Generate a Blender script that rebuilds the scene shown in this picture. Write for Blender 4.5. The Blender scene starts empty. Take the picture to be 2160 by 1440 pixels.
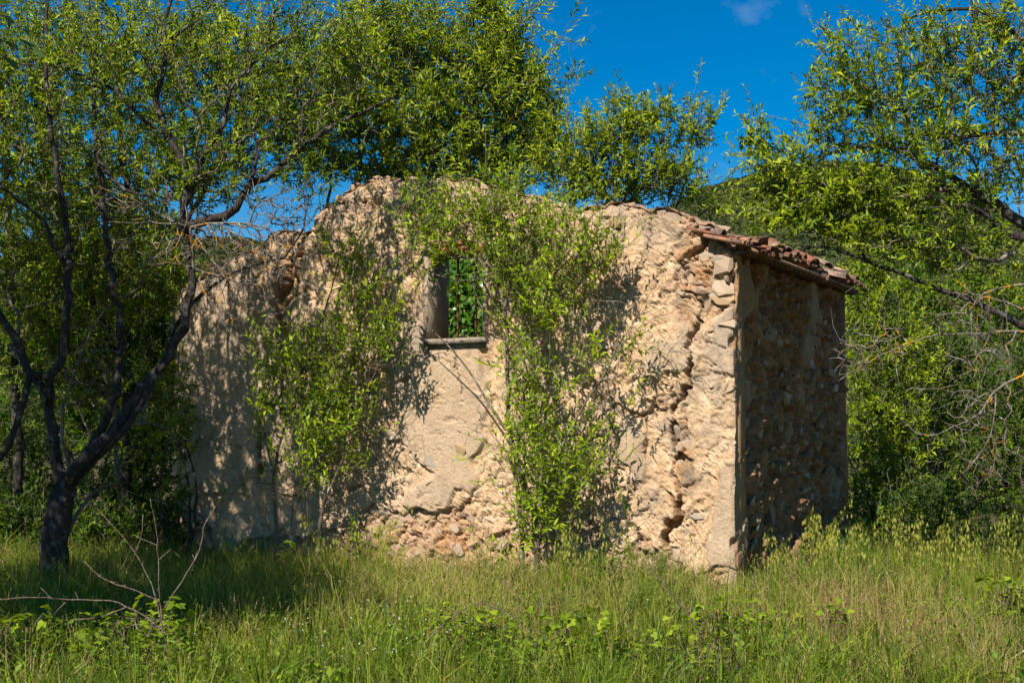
import bpy, bmesh, math, random
import numpy as np
from mathutils import Vector, Matrix

# ------------------------------------------------------------------ camera, world, sun, exposure
SC = bpy.context.scene
COL = SC.collection
F = 2760.0                      # focal length in pixels of the 2160 px wide photograph
PITCH = math.atan(200 / F)
CAMZ = 1.75
cam_d = bpy.data.cameras.new('camera')
cam_d.sensor_width = 36.0
cam_d.lens = 36.0 * F / 2160
cam_d.clip_end = 6000
cam = bpy.data.objects.new('camera', cam_d)
cam.location = (0, 0, CAMZ)
cam.rotation_euler = (math.pi / 2 + PITCH, 0, 0)
COL.objects.link(cam)
SC.camera = cam

# the house: near corner A, front wall runs along TW, side wall along SW
A = np.array([2.34, 13.8, 0.0])
TW = np.array([-0.8722, 0.4892, 0.0])
NW = np.array([-0.4892, -0.8722, 0.0])     # outward normal of the front wall
SW = -NW
EW = -TW                                    # outward normal of the side wall
FRONT_L, SIDE_L, THICK = 7.89, 4.45, 0.45

SUN_EL = math.radians(43)
SUN_OFF = math.radians(-0.3)                 # swing of the sun away from the front wall's normal
sh = np.array([NW[0] * math.cos(SUN_OFF) - NW[1] * math.sin(SUN_OFF),
               NW[0] * math.sin(SUN_OFF) + NW[1] * math.cos(SUN_OFF)])
sun_dir = Vector((sh[0] * math.cos(SUN_EL), sh[1] * math.cos(SUN_EL), math.sin(SUN_EL)))
sun_d = bpy.data.lights.new('sun', 'SUN')
sun_d.energy = 5.0
sun_d.angle = math.radians(0.5)
sun_d.color = (1.0, 0.965, 0.90)
sun = bpy.data.objects.new('sun', sun_d)
sun.rotation_euler = sun_dir.to_track_quat('Z', 'Y').to_euler()
sun.location = (-10, -15, 20)
COL.objects.link(sun)

W = bpy.data.worlds.new('World')
SC.world = W
W.use_nodes = True
wt = W.node_tree
wt.nodes.clear()
w_out = wt.nodes.new('ShaderNodeOutputWorld')
w_bg = wt.nodes.new('ShaderNodeBackground')
w_sky = wt.nodes.new('ShaderNodeTexSky')
w_sky.sky_type = 'NISHITA'
w_sky.sun_disc = False
w_sky.sun_elevation = SUN_EL
w_sky.sun_rotation = math.atan2(sun_dir.x, sun_dir.y)
w_sky.altitude = 1000
w_sky.air_density = 1.0
w_sky.dust_density = 0.0
w_sky.ozone_density = 2.0
w_hsv = wt.nodes.new('ShaderNodeHueSaturation')
w_hsv.inputs['Saturation'].default_value = 1.62
w_bg.inputs['Strength'].default_value = 0.077
w_tc = wt.nodes.new('ShaderNodeTexCoord')
w_map = wt.nodes.new('ShaderNodeMapping')
w_map.inputs['Scale'].default_value = (5, 5, 9)
w_map.inputs['Rotation'].default_value = (0.3, 0.5, 0.2)
w_map.inputs['Location'].default_value = (-0.7020, 0.0603, 0.1473)
w_noise = wt.nodes.new('ShaderNodeTexNoise')
w_noise.inputs['Scale'].default_value = 2.3
w_noise.inputs['Detail'].default_value = 7
w_noise.inputs['Distortion'].default_value = 0.6
w_ramp = wt.nodes.new('ShaderNodeValToRGB')
w_ramp.color_ramp.elements[0].position = 0.62
w_ramp.color_ramp.elements[1].position = 0.95
w_ramp.color_ramp.elements[1].color = (0.28, 0.28, 0.28, 1)
w_mix = wt.nodes.new('ShaderNodeMix')
w_mix.data_type = 'RGBA'
w_mix.inputs['B'].default_value = (6.5, 7.2, 8.6, 1)
wl = wt.links.new
wl(w_tc.outputs['Generated'], w_map.inputs['Vector'])
wl(w_map.outputs['Vector'], w_noise.inputs['Vector'])
wl(w_noise.outputs['Fac'], w_ramp.inputs['Fac'])
wl(w_ramp.outputs['Color'], w_mix.inputs['Factor'])
wl(w_sky.outputs['Color'], w_hsv.inputs['Color'])
wl(w_hsv.outputs['Color'], w_mix.inputs['A'])
wl(w_mix.outputs['Result'], w_bg.inputs['Color'])
wl(w_bg.outputs['Background'], w_out.inputs['Surface'])

SC.view_settings.view_transform = 'Standard'
SC.view_settings.look = 'None'
SC.view_settings.exposure = 0.54
SC.view_settings.gamma = 1.0
SC.render.engine = 'CYCLES'
SC.cycles.use_denoising = True
SC.cycles.max_bounces = 4
SC.cycles.diffuse_bounces = 1
SC.cycles.transmission_bounces = 2
SC.cycles.sample_clamp_indirect = 4

# ------------------------------------------------------------------ helpers
RNG = np.random.default_rng(7)
CP, SP = math.cos(PITCH), math.sin(PITCH)


def ray(px, py):
    u, v = (px - 1080) / F, (720 - py) / F
    return np.array([u, CP - SP * v, SP + CP * v])


def at(px, py, Y):
    d = ray(px, py)
    return np.array([0, 0, CAMZ]) + d * (Y / d[1])


def ground_at(px, Y):
    return np.array([(px - 1080) / F * Y, Y, 0.0])


def on_plane(px, py, p0, n):
    d = ray(px, py)
    o = np.array([0, 0, CAMZ])
    return o + d * (np.dot(p0 - o, n) / np.dot(d, n))


def wall_uz(px, py):
    p = on_plane(px, py, A, NW)
    return float(np.dot(p - A, TW)), float(p[2])


def front(px, py, out):
    """a point OUT metres in front of the front wall"""
    return on_plane(px, py, A + NW * out, NW)


def nrm(a):
    return a / np.maximum(np.linalg.norm(a, axis=-1, keepdims=True), 1e-9)


def sstep(a, b, x):
    t = np.clip((x - a) / (b - a), 0, 1)
    return t * t * (3 - 2 * t)


def vnoise(x, y, seed):
    r = np.random.default_rng(seed)
    G = r.random((256, 256))
    xi, yi = np.floor(x).astype(int), np.floor(y).astype(int)
    fx, fy = x - xi, y - yi
    fx, fy = fx * fx * (3 - 2 * fx), fy * fy * (3 - 2 * fy)
    a = G[xi & 255, yi & 255]; b = G[(xi + 1) & 255, yi & 255]
    c = G[xi & 255, (yi + 1) & 255]; d = G[(xi + 1) & 255, (yi + 1) & 255]
    return (a * (1 - fx) + b * fx) * (1 - fy) + (c * (1 - fx) + d * fx) * fy


def fbm(x, y, f, octv, seed):
    s, a, t = 0, 1.0, 0
    for k in range(octv):
        s = s + a * vnoise(x * f + 17.3 * k, y * f + 5.1 * k, seed + k)
        t += a
        a *= 0.5
        f *= 2.03
    return s / t


def worley(x, y, f, seed):
    r = np.random.default_rng(seed)
    JX, JY, ID = r.random((128, 128)), r.random((128, 128)), r.random((128, 128))
    x, y = x * f, y * f
    xi, yi = np.floor(x).astype(int), np.floor(y).astype(int)
    f1 = np.full(x.shape, 9.0); f2 = np.full(x.shape, 9.0); idv = np.zeros(x.shape)
    for dx in (-1, 0, 1):
        for dy in (-1, 0, 1):
            cx, cy = xi + dx, yi + dy
            px = cx + JX[cx & 127, cy & 127]; py = cy + JY[cx & 127, cy & 127]
            d = np.hypot(px - x, py - y)
            nearer = d < f1
            f2 = np.where(nearer, f1, np.minimum(f2, d))
            idv = np.where(nearer, ID[cx & 127, cy & 127], idv)
            f1 = np.where(nearer, d, f1)
    return f1, f2, idv


def facets(x, y, f, seed, tilt=1.0):
    """broken-stone relief: every cell its own height and tilt; returns (height in cells, crease distance, cell number)"""
    r = np.random.default_rng(seed)
    JX, JY, ID, TA, TB = (r.random((128, 128)) for _ in range(5))
    x, y = x * f, y * f
    xi, yi = np.floor(x).astype(int), np.floor(y).astype(int)
    f1 = np.full(x.shape, 9.0); f2 = np.full(x.shape, 9.0); idv = np.zeros(x.shape); hgt = np.zeros(x.shape)
    for dx in (-1, 0, 1):
        for dy in (-1, 0, 1):
            cx, cy = (xi + dx), (yi + dy)
            k = (cx & 127, cy & 127)
            ox, oy = x - cx - JX[k], y - cy - JY[k]
            d = np.hypot(ox, oy)
            nearer = d < f1
            f2 = np.where(nearer, f1, np.minimum(f2, d))
            idv = np.where(nearer, ID[k], idv)
            hgt = np.where(nearer, (ID[k] - 0.5) + tilt * (ox * (TA[k] - 0.5) + oy * (TB[k] - 0.5)) * 1.6, hgt)
            f1 = np.where(nearer, d, f1)
    return hgt, f2 - f1, idv


def tri_mesh(name, V, T, attrs=None, smooth=False):
    V = np.ascontiguousarray(V, dtype=np.float32)
    T = np.ascontiguousarray(T, dtype=np.int32)
    me = bpy.data.meshes.new(name)
    me.vertices.add(len(V))
    me.vertices.foreach_set('co', V.ravel())
    me.loops.add(T.size)
    me.loops.foreach_set('vertex_index', T.ravel())
    me.polygons.add(len(T))
    me.polygons.foreach_set('loop_start', np.arange(0, T.size, 3, dtype=np.int32))
    if smooth:
        me.polygons.foreach_set('use_smooth', np.ones(len(T), dtype=bool))
    me.update(calc_edges=True)
    for k, v in (attrs or {}).items():
        at_ = me.attributes.new(k, 'FLOAT', 'POINT')
        at_.data.foreach_set('value', np.ascontiguousarray(v, dtype=np.float32))
    return me


def obj(name, me, mat=None, parent=None):
    o = bpy.data.objects.new(name, me)
    COL.objects.link(o)
    if mat is not None and me is not None and not me.materials:
        me.materials.append(mat)
    if parent is not None:
        o.parent = parent
    return o


def tag(o, label=None, cat=None, group=None, kind=None):
    if label: o['label'] = label
    if cat: o['category'] = cat
    if group: o['group'] = group
    if kind: o['kind'] = kind
    return o


def thing(name, loc, label, cat, group=None):
    o = bpy.data.objects.new(name, None)
    o.empty_display_size = 0.1
    o.location = [float(c) for c in loc]
    COL.objects.link(o)
    return tag(o, label, cat, group)


class Geo:
    """collects triangles"""
    def __init__(s):
        s.V, s.T, s.A, s.n = [], [], [], 0

    def add(s, V, T, a=None):
        V = np.asarray(V, dtype=float)
        s.V.append(V); s.T.append(np.asarray(T, dtype=np.int64) + s.n); s.n += len(V)
        s.A.append(np.zeros(len(V)) if a is None else np.broadcast_to(np.asarray(a, float), (len(V),)))

    def mesh(s, name, smooth=False, org=None):
        V = np.concatenate(s.V)
        if org is not None:
            V = V - np.asarray(org)
        return tri_mesh(name, V, np.concatenate(s.T), {'var': np.concatenate(s.A)}, smooth)

    def tube(s, P, R, sides=5, a=0.0, cap=True):
        P = np.asarray(P, float); R = np.broadcast_to(np.asarray(R, float), (len(P),))
        k = len(P)
        t = np.gradient(P, axis=0)
        t = nrm(t)
        ref = np.array([0.31, 0.17, 0.93]) if abs(t[:, 2]).mean() < 0.8 else np.array([0.93, 0.3, 0.1])
        x = nrm(np.cross(t, ref)); y = np.cross(t, x)
        an = np.arange(sides) * 2 * math.pi / sides
        ring = P[:, None, :] + R[:, None, None] * (np.cos(an)[None, :, None] * x[:, None, :] + np.sin(an)[None, :, None] * y[:, None, :])
        V = ring.reshape(-1, 3)
        i = np.arange(k - 1)[:, None] * sides
        j = np.arange(sides)[None, :]; j2 = (j + 1) % sides
        a0, a1, b0, b1 = (i + j).ravel(), (i + j2).ravel(), (i + sides + j).ravel(), (i + sides + j2).ravel()
        T = np.concatenate([np.stack([a0, a1, b1], 1), np.stack([a0, b1, b0], 1)])
        if cap:
            V = np.concatenate([V, P[-1:]])
            e = (k - 1) * sides
            T = np.concatenate([T, np.stack([e + j.ravel(), e + j2.ravel(), np.full(sides, k * sides)], 1)])
        s.add(V, T, a)

    def box(s, o, ex, ey, ez, a=0.0, jit=0.0):
        """a box at corner o with edge vectors"""
        c = [np.asarray(o) + np.asarray(ex) * i + np.asarray(ey) * j + np.asarray(ez) * k for k in (0, 1) for j in (0, 1) for i in (0, 1)]
        c = np.array(c) + RNG.normal(0, 1, (8, 3)) * jit
        q = [(0, 2, 3, 1), (4, 5, 7, 6), (0, 1, 5, 4), (2, 6, 7, 3), (0, 4, 6, 2), (1, 3, 7, 5)]
        s.add(c, [t for f in q for t in ((f[0], f[1], f[2]), (f[0], f[2], f[3]))], a)


def leaf_geo(P, D, N, L, Wd, curl=0.15, fold=0.25, detail=False):
    """folded lance-shaped leaves: two (or four) triangles each"""
    n = len(P)
    S = nrm(np.cross(D, N)); N = np.cross(S, D)
    L, Wd = L[:, None], Wd[:, None]
    if not detail:
        mid = P + D * L * 0.42
        l = mid + S * Wd * 0.5 + N * Wd * fold
        r = mid - S * Wd * 0.5 + N * Wd * fold
        tip = P + D * L - N * L * curl
        V = np.stack([P, r, tip, l], 1).reshape(-1, 3)
        b = np.arange(n)[:, None] * 4
        T = np.concatenate([b + np.array([0, 1, 2]), b + np.array([0, 2, 3])])
        return V, T, 4
    m = P + D * L * 0.5 + N * L * 0.03
    md = P + D * L * 0.45
    l = md + S * Wd * 0.5 + N * Wd * fold
    r = md - S * Wd * 0.5 + N * Wd * fold
    tip = P + D * L - N * L * curl
    V = np.stack([P, r, m, l, tip], 1).reshape(-1, 3)
    b = np.arange(n)[:, None] * 5
    T = np.concatenate([b + np.array(t) for t in ([0, 1, 2], [0, 2, 3], [2, 1, 4], [2, 4, 3])])
    return V, T, 5


# ------------------------------------------------------------------ materials
class M:
    def __init__(s, name):
        s.m = bpy.data.materials.new(name)
        s.m.use_nodes = True
        s.t = s.m.node_tree
        s.t.nodes.clear()
        s.out = s.t.nodes.new('ShaderNodeOutputMaterial')

    def n(s, typ, ins=None, **props):
        nd = s.t.nodes.new('ShaderNode' + typ)
        for k, v in props.items():
            setattr(nd, k, v)
        for k, v in (ins or {}).items():
            s.set(nd.inputs[k], v)
        return nd

    def set(s, sock, v):
        if isinstance(v, bpy.types.NodeSocket):
            s.t.links.new(v, sock)
        elif isinstance(v, (tuple, list)) and len(v) == 3 and sock.type == 'RGBA':
            sock.default_value = (*v, 1)
        else:
            sock.default_value = v

    def mix(s, f, a, b, mode='MIX'):
        nd = s.t.nodes.new('ShaderNodeMix')
        nd.data_type = 'RGBA'; nd.blend_type = mode
        s.set(nd.inputs['Factor'], f)
        s.set(nd.inputs['A'], a); s.set(nd.inputs['B'], b)
        return nd.outputs['Result']

    def math(s, op, a, b=0.0, clamp=False):
        nd = s.n('Math', {0: a, 1: b}, operation=op)
        nd.use_clamp = clamp
        return nd.outputs[0]

    def ramp(s, f, stops, interp='LINEAR'):
        nd = s.n('ValToRGB', {'Fac': f})
        cr = nd.color_ramp
        cr.interpolation = interp
        while len(cr.elements) < len(stops):
            cr.elements.new(0.5)
        for e, (p, c) in zip(cr.elements, stops):
            e.position = p
            e.color = (*c, 1) if len(c) == 3 else c
        return nd.outputs['Color']

    def noise(s, scale, detail=4, vec=None, rough=0.55, dist=0.0):
        ins = {'Scale': scale, 'Detail': detail, 'Roughness': rough, 'Distortion': dist}
        if vec is not None:
            ins['Vector'] = vec
        return s.n('TexNoise', ins).outputs['Fac']

    def attr(s, name):
        return s.n('Attribute', attribute_name=name).outputs['Fac']

    def coord(s):
        return s.n('TexCoord').outputs['Object']

    def done(s, color, rough=0.85, bump=None, spec=0.3, extra=None):
        p = s.n('BsdfPrincipled', {'Base Color': color, 'Roughness': rough, 'Specular IOR Level': spec})
        for h, dist in (bump or []):
            b = s.n('Bump', {'Height': h, 'Distance': dist, 'Strength': 1.0})
            prev = p.inputs['Normal'].links[0].from_socket if p.inputs['Normal'].links else None
            if prev is not None:
                s.t.links.new(prev, b.inputs['Normal'])
            s.t.links.new(b.outputs['Normal'], p.inputs['Normal'])
        s.t.links.new(p.outputs[0], s.out.inputs['Surface'])
        return s.m


def leaf_mat(name, dark, mid, lite, trans=0.34, rough=0.42, tcol=None, spec=0.2):
    m = M(name)
    c = m.ramp(m.attr('var'), [(0.0, dark), (0.5, mid), (1.0, lite)])
    p = m.n('BsdfPrincipled', {'Base Color': c, 'Roughness': rough, 'Specular IOR Level': spec})
    tc = m.mix(1.0, c, tcol or (1.5, 1.5, 0.5), 'MULTIPLY')
    t = m.n('BsdfTranslucent', {'Color': tc})
    mx = m.n('MixShader', {0: trans, 1: p.outputs[0], 2: t.outputs[0]})
    m.t.links.new(mx.outputs[0], m.out.inputs['Surface'])
    return m.m


def bark_mat(name, a, b, lichen=(0.45, 0.22, 0.03), lf=0.62, pale=(0.3, 0.29, 0.25), sc=1.0):
    m = M(name)
    co = m.coord()
    st = m.n('Mapping', {'Vector': co, 'Scale': (1, 1, 0.25)}).outputs[0]
    n1 = m.noise(38 * sc, 5, st)
    c = m.ramp(n1, [(0.3, a), (0.7, b)])
    n2 = m.noise(9 * sc, 3, co)
    c = m.mix(m.ramp(n2, [(0.56, (0, 0, 0)), (0.66, (1, 1, 1))]), c, pale)
    n3 = m.noise(7 * sc, 4, m.n('Mapping', {'Vector': co, 'Location': (3, 8, 1)}).outputs[0])
    c = m.mix(m.ramp(n3, [(lf, (0, 0, 0)), (lf + 0.04, (1, 1, 1))]), c, lichen)
    return m.done(c, 0.9, [(n1, 0.045)], 0.2)


def wall_mat(name, side=False):
    m = M(name)
    K = (0.80, 0.65, 0.50) if side else (1.0, 0.955, 0.90)      # side wall: browner stone, with its warm shade tone also put into the colour
    co = m.coord()
    big, mid_, fine, grit = m.noise(0.9, 4, co), m.noise(6, 5, co), m.noise(34, 5, co, 0.65), m.noise(130, 3, co)
    rough_c = m.ramp(mid_, [(0.25, (0.47, 0.31, 0.18)), (0.5, (0.635, 0.44, 0.27)), (0.75, (0.76, 0.57, 0.385))])
    plas_c = m.ramp(mid_, [(0.25, (0.42, 0.30, 0.19)), (0.75, (0.57, 0.42, 0.28))])
    c = m.mix(m.attr('coat'), rough_c, plas_c)
    c = m.mix(m.attr('rubble'), c, m.ramp(fine, [(0.3, (0.37, 0.225, 0.125)), (0.7, (0.58, 0.40, 0.265))]))
    ti = m.ramp(m.attr('tint'), [(0.0, (0.80, 0.78, 0.74)), (0.18, (1.12, 1.10, 1.06)), (0.36, (0.98, 0.86, 0.70)), (0.52, (0.66, 0.64, 0.58)), (0.62, (1.10, 1.06, 1.0)), (0.78, (1.0, 0.80, 0.62)), (0.9, (0.86, 0.84, 0.80))], 'CONSTANT')
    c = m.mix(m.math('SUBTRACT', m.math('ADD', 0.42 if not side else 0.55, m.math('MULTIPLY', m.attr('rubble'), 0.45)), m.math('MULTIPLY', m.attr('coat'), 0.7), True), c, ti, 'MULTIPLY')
    g = m.math('MULTIPLY', m.attr('grey'), m.ramp(fine, [(0.35, (0.15, 0.15, 0.15)), (0.65, (1, 1, 1))]), True)
    c = m.mix(m.math('MULTIPLY', g, 0.85), c, (0.22, 0.195, 0.17))
    c = m.mix(m.math('MULTIPLY', m.attr('gap'), 0.9), c, (0.22, 0.115, 0.055))
    c = m.mix(m.ramp(big, [(0.35, (0.0, 0.0, 0.0)), (0.7, (0.32, 0.32, 0.32))]), c, (0.58, 0.46, 0.35))
    c = m.mix(0.8, c, m.ramp(fine, [(0.2, (0.55, 0.52, 0.48)), (0.55, (1, 1, 1)), (0.9, (1.15, 1.13, 1.1))]), 'MULTIPLY')
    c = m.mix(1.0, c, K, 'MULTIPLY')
    pit = m.n('TexVoronoi', {'Vector': co, 'Scale': 46.0}).outputs['Distance']
    pit = m.ramp(pit, [(0.05, (0, 0, 0)), (0.22, (1, 1, 1))])
    pit = m.mix(m.math('MULTIPLY', m.attr('coat'), 0.8), pit, (1, 1, 1))
    return m.done(c, 0.95, [(fine, 0.018), (pit, 0.010)], 0.12)


def stone_mat(name, cols):
    m = M(name)
    co = m.coord()
    rnd = m.n('ObjectInfo').outputs['Random']
    n1, n2 = m.noise(9, 5, co), m.noise(40, 4, co)
    k = len(cols)
    c = m.ramp(rnd, [(i / k, x) for i, x in enumerate(cols)], 'CONSTANT')
    c = m.mix(m.ramp(n1, [(0.4, (0, 0, 0)), (0.62, (0.75, 0.75, 0.75))]), c, (0.5, 0.35, 0.23))
    c = m.mix(0.7, c, m.ramp(n2, [(0.25, (0.5, 0.48, 0.45)), (0.6, (1.05, 1.05, 1.05))]), 'MULTIPLY')
    return m.done(c, 0.9, [(n1, 0.006), (n2, 0.002)], 0.2)


MAT = {}
MAT['front'] = wall_mat('weathered render')
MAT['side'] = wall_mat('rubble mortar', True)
MAT['stone'] = stone_mat('limestone', [(0.42, 0.30, 0.20), (0.50, 0.37, 0.25), (0.30, 0.265, 0.21), (0.45, 0.29, 0.13), (0.55, 0.41, 0.29), (0.35, 0.17, 0.10), (0.47, 0.35, 0.24)])
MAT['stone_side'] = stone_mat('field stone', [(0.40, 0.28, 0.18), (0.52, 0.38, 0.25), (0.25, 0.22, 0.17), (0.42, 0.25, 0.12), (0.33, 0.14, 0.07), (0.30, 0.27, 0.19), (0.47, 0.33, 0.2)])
m = M('terracotta tile')
co = m.coord()
rnd = m.n('ObjectInfo').outputs['Random']
n1, n2 = m.noise(11, 5, co), m.noise(45, 4, co)
c = m.ramp(rnd, [(0.0, (0.30, 0.105, 0.055)), (0.3, (0.37, 0.18, 0.10)), (0.5, (0.22, 0.115, 0.072)), (0.72, (0.30, 0.20, 0.14)), (0.88, (0.40, 0.24, 0.14))], 'CONSTANT')
c = m.mix(m.ramp(n1, [(0.46, (0, 0, 0)), (0.62, (0.65, 0.65, 0.65))]), c, (0.10, 0.08, 0.065))
c = m.mix(m.ramp(n2, [(0.6, (0, 0, 0)), (0.68, (0.7, 0.7, 0.7))]), c, (0.45, 0.40, 0.33))
MAT['tile'] = m.done(c, 0.9, [(n2, 0.01)], 0.2)
m = M('orange brick')
co = m.coord(); n1 = m.noise(30, 4, co)
MAT['brick'] = m.done(m.ramp(n1, [(0.3, (0.36, 0.15, 0.05)), (0.7, (0.55, 0.27, 0.10))]), 0.9, [(n1, 0.01)], 0.2)
m = M('weathered sill stone')
co = m.coord(); n1, n2 = m.noise(14, 5, co), m.noise(50, 4, co)
MAT['sill'] = m.done(m.ramp(n1, [(0.3, (0.17, 0.135, 0.10)), (0.7, (0.36, 0.285, 0.21))]), 0.9, [(n1, 0.01), (n2, 0.008)], 0.2)
m = M('jamb plaster')
co = m.coord(); n1, n2 = m.noise(8, 5, co), m.noise(60, 5, co)
MAT['jamb'] = m.done(m.ramp(n1, [(0.3, (0.33, 0.24, 0.165)), (0.7, (0.46, 0.345, 0.245))]), 0.95, [(n2, 0.02)], 0.1)
m = M('rusty iron')
co = m.coord(); n1 = m.noise(60, 4, co)
MAT['rust'] = m.done(m.ramp(n1, [(0.3, (0.10, 0.035, 0.018)), (0.7, (0.22, 0.085, 0.04))]), 0.85, [(n1, 0.003)], 0.3)
m = M('earth and litter')
co = m.coord(); n1, n2 = m.noise(1.3, 5, co), m.noise(20, 5, co)
c = m.mix(m.ramp(n1, [(0.4, (0, 0, 0)), (0.6, (1, 1, 1))]), (0.07, 0.075, 0.022), (0.15, 0.11, 0.055))
c = m.mix(0.6, c, m.ramp(n2, [(0.3, (0.5, 0.5, 0.5)), (0.7, (1.3, 1.25, 1.1))]), 'MULTIPLY')
MAT['ground'] = m.done(c, 1.0, [(n2, 0.04)], 0.1)
m = M('hillside soil and scrub')
co = m.coord(); n1 = m.noise(0.05, 6, co); n2 = m.noise(0.012, 4, co)
c = m.ramp(n1, [(0.35, (0.03, 0.04, 0.012)), (0.6, (0.055, 0.062, 0.018)), (0.75, (0.12, 0.10, 0.05))])
MAT['hill'] = m.done(c, 1.0, [(n1, 1.5)], 0.1)
m = M('pale cliff rock')
co = m.coord(); n1 = m.noise(0.4, 6, co)
MAT['cliff'] = m.done(m.ramp(n1, [(0.3, (0.17, 0.15, 0.13)), (0.7, (0.36, 0.33, 0.30))]), 1.0, [(n1, 1.0)], 0.1)
m = M('galvanised steel')
co = m.coord(); n1 = m.noise(2, 3, co)
MAT['steel'] = m.done(m.ramp(n1, [(0.3, (0.30, 0.29, 0.28)), (0.7, (0.42, 0.41, 0.40))]), 0.6, None, 0.5)

MAT['almond'] = leaf_mat('almond leaf', (0.026, 0.062, 0.003), (0.172, 0.250, 0.005), (0.385, 0.440, 0.012))
MAT['almond2'] = leaf_mat('young almond leaf', (0.050, 0.105, 0.003), (0.205, 0.305, 0.005), (0.415, 0.490, 0.012), 0.34)
MAT['bush'] = leaf_mat('bush leaf', (0.022, 0.058, 0.003), (0.100, 0.175, 0.006), (0.270, 0.335, 0.012))
MAT['oak'] = leaf_mat('oak leaf', (0.05, 0.09, 0.02), (0.09, 0.15, 0.035), (0.15, 0.22, 0.06), 0.25, 0.5)
MAT['ivy'] = leaf_mat('ivy leaf', (0.022, 0.08, 0.006), (0.06, 0.15, 0.008), (0.12, 0.24, 0.016), 0.25, 0.3, (1.3, 1.5, 0.5), 0.45)
MAT['bramble'] = leaf_mat('bramble leaf', (0.13, 0.20, 0.010), (0.25, 0.33, 0.016), (0.38, 0.44, 0.03), 0.35, 0.5)
MAT['weed'] = leaf_mat('weed leaf', (0.06, 0.12, 0.008), (0.16, 0.25, 0.014), (0.28, 0.36, 0.024), 0.32, 0.5)
MAT['fennel'] = leaf_mat('fennel frond', (0.05, 0.14, 0.012), (0.09, 0.21, 0.016), (0.14, 0.27, 0.02), 0.4, 0.6)
MAT['petal'] = leaf_mat('pink petal', (0.30, 0.03, 0.12), (0.45, 0.06, 0.22), (0.55, 0.10, 0.30), 0.3, 0.6, (1, 1, 1))
m = M('grass blade')
v = m.attr('var')
c = m.ramp(v, [(0.0, (0.035, 0.075, 0.006)), (0.25, (0.115, 0.180, 0.010)), (0.45, (0.230, 0.285, 0.018)), (0.55, (0.36, 0.36, 0.05)),
               (0.66, (0.44, 0.35, 0.12)), (0.78, (0.50, 0.32, 0.16)), (0.88, (0.30, 0.11, 0.075)), (0.95, (0.13, 0.24, 0.095)), (1.0, (0.80, 0.78, 0.70))])
p = m.n('BsdfPrincipled', {'Base Color': c, 'Roughness': 0.55, 'Specular IOR Level': 0.15})
t = m.n('BsdfTranslucent', {'Color': m.mix(1.0, c, (1.4, 1.4, 0.6), 'MULTIPLY')})
mx = m.n('MixShader', {0: 0.3, 1: p.outputs[0], 2: t.outputs[0]})
m.t.links.new(mx.outputs[0], m.out.inputs['Surface'])
MAT['grass'] = m.m
MAT['wood'] = leaf_mat('hill tree foliage', (0.028, 0.042, 0.012), (0.055, 0.072, 0.016), (0.105, 0.105, 0.024), 0.15, 0.7)
MAT['bark'] = bark_mat('almond bark', (0.02, 0.015, 0.011), (0.085, 0.066, 0.052), lf=0.67, pale=(0.16, 0.15, 0.13))
MAT['twig'] = bark_mat('grey twig bark', (0.12, 0.085, 0.06), (0.24, 0.185, 0.135), lf=0.66, pale=(0.33, 0.29, 0.235))
MAT['dead'] = bark_mat('lichened dead wood', (0.15, 0.115, 0.085), (0.28, 0.23, 0.18), (0.52, 0.23, 0.02), 0.57, (0.42, 0.39, 0.33))
MAT['cane'] = bark_mat('dry cane', (0.13, 0.08, 0.06), (0.25, 0.17, 0.125), (0.3, 0.22, 0.16), 0.6, (0.32, 0.25, 0.2))

# ------------------------------------------------------------------ ground and hill (structure)
gx = np.concatenate([[-3500, -900, -250, -80], np.linspace(-30, 30, 121), [80, 250, 900, 3500]])
gy = np.concatenate([[-3500, -900, -200, -40], np.linspace(-5, 55, 121), [120, 300, 1000, 3500]])
GX, GY = np.meshgrid(gx, gy, indexing='ij')


def ground_h(x, y):
    near = sstep(3500, 60, np.hypot(x, y))
    return (fbm(x + 50, y + 50, 0.35, 3, 11) - 0.5) * 0.16 * near


GZ = ground_h(GX, GY)


def grid_tris(nx, ny):
    i, j = np.meshgrid(np.arange(nx - 1), np.arange(ny - 1), indexing='ij')
    a = (i * ny + j).ravel(); b = ((i + 1) * ny + j).ravel(); c = b + 1; d = a + 1
    return np.concatenate([np.stack([a, b, c], 1), np.stack([a, c, d], 1)])


tag(obj('ground', tri_mesh('ground', np.stack([GX, GY, GZ], -1).reshape(-1, 3), grid_tris(len(gx), len(gy)), smooth=True), MAT['ground']), kind='structure')

HX = [-900, -300, 0, 100, 300, 490, 700, 1100, 1300, 1400, 1480, 1560, 1650, 1750, 1850, 1950, 2050, 2160, 2500, 3200]
HYP = [640, 610, 560, 530, 535, 515, 545, 540, 500, 460, 414, 396, 376, 364, 370, 388, 425, 492, 570, 640]
HD = 650.0


def hill_z(x, y):
    px = 1080 + x / np.maximum(y, 1) * F
    cz = CAMZ + (920 - np.interp(px, HX, HYP)) / F * HD
    t = y / HD
    return (cz - 3) * sstep(0.09, 1.02, t) * np.where(t > 1, 1 - 0.25 * sstep(1, 1.6, t), 1) - 2 + (fbm(x + 900, y, 0.012, 4, 5) - 0.5) * 6 * sstep(0.2, 0.5, t)


hx = np.linspace(-0.75, 0.80, 150)
hy = np.linspace(55, 1100, 110)
HA, HB = np.meshgrid(hx, hy, indexing='ij')
HXX = HA * HB
tag(obj('hill', tri_mesh('hill', np.stack([HXX, HB, hill_z(HXX, HB)], -1).reshape(-1, 3), grid_tris(150, 110), smooth=True), MAT['hill']), kind='structure')


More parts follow.
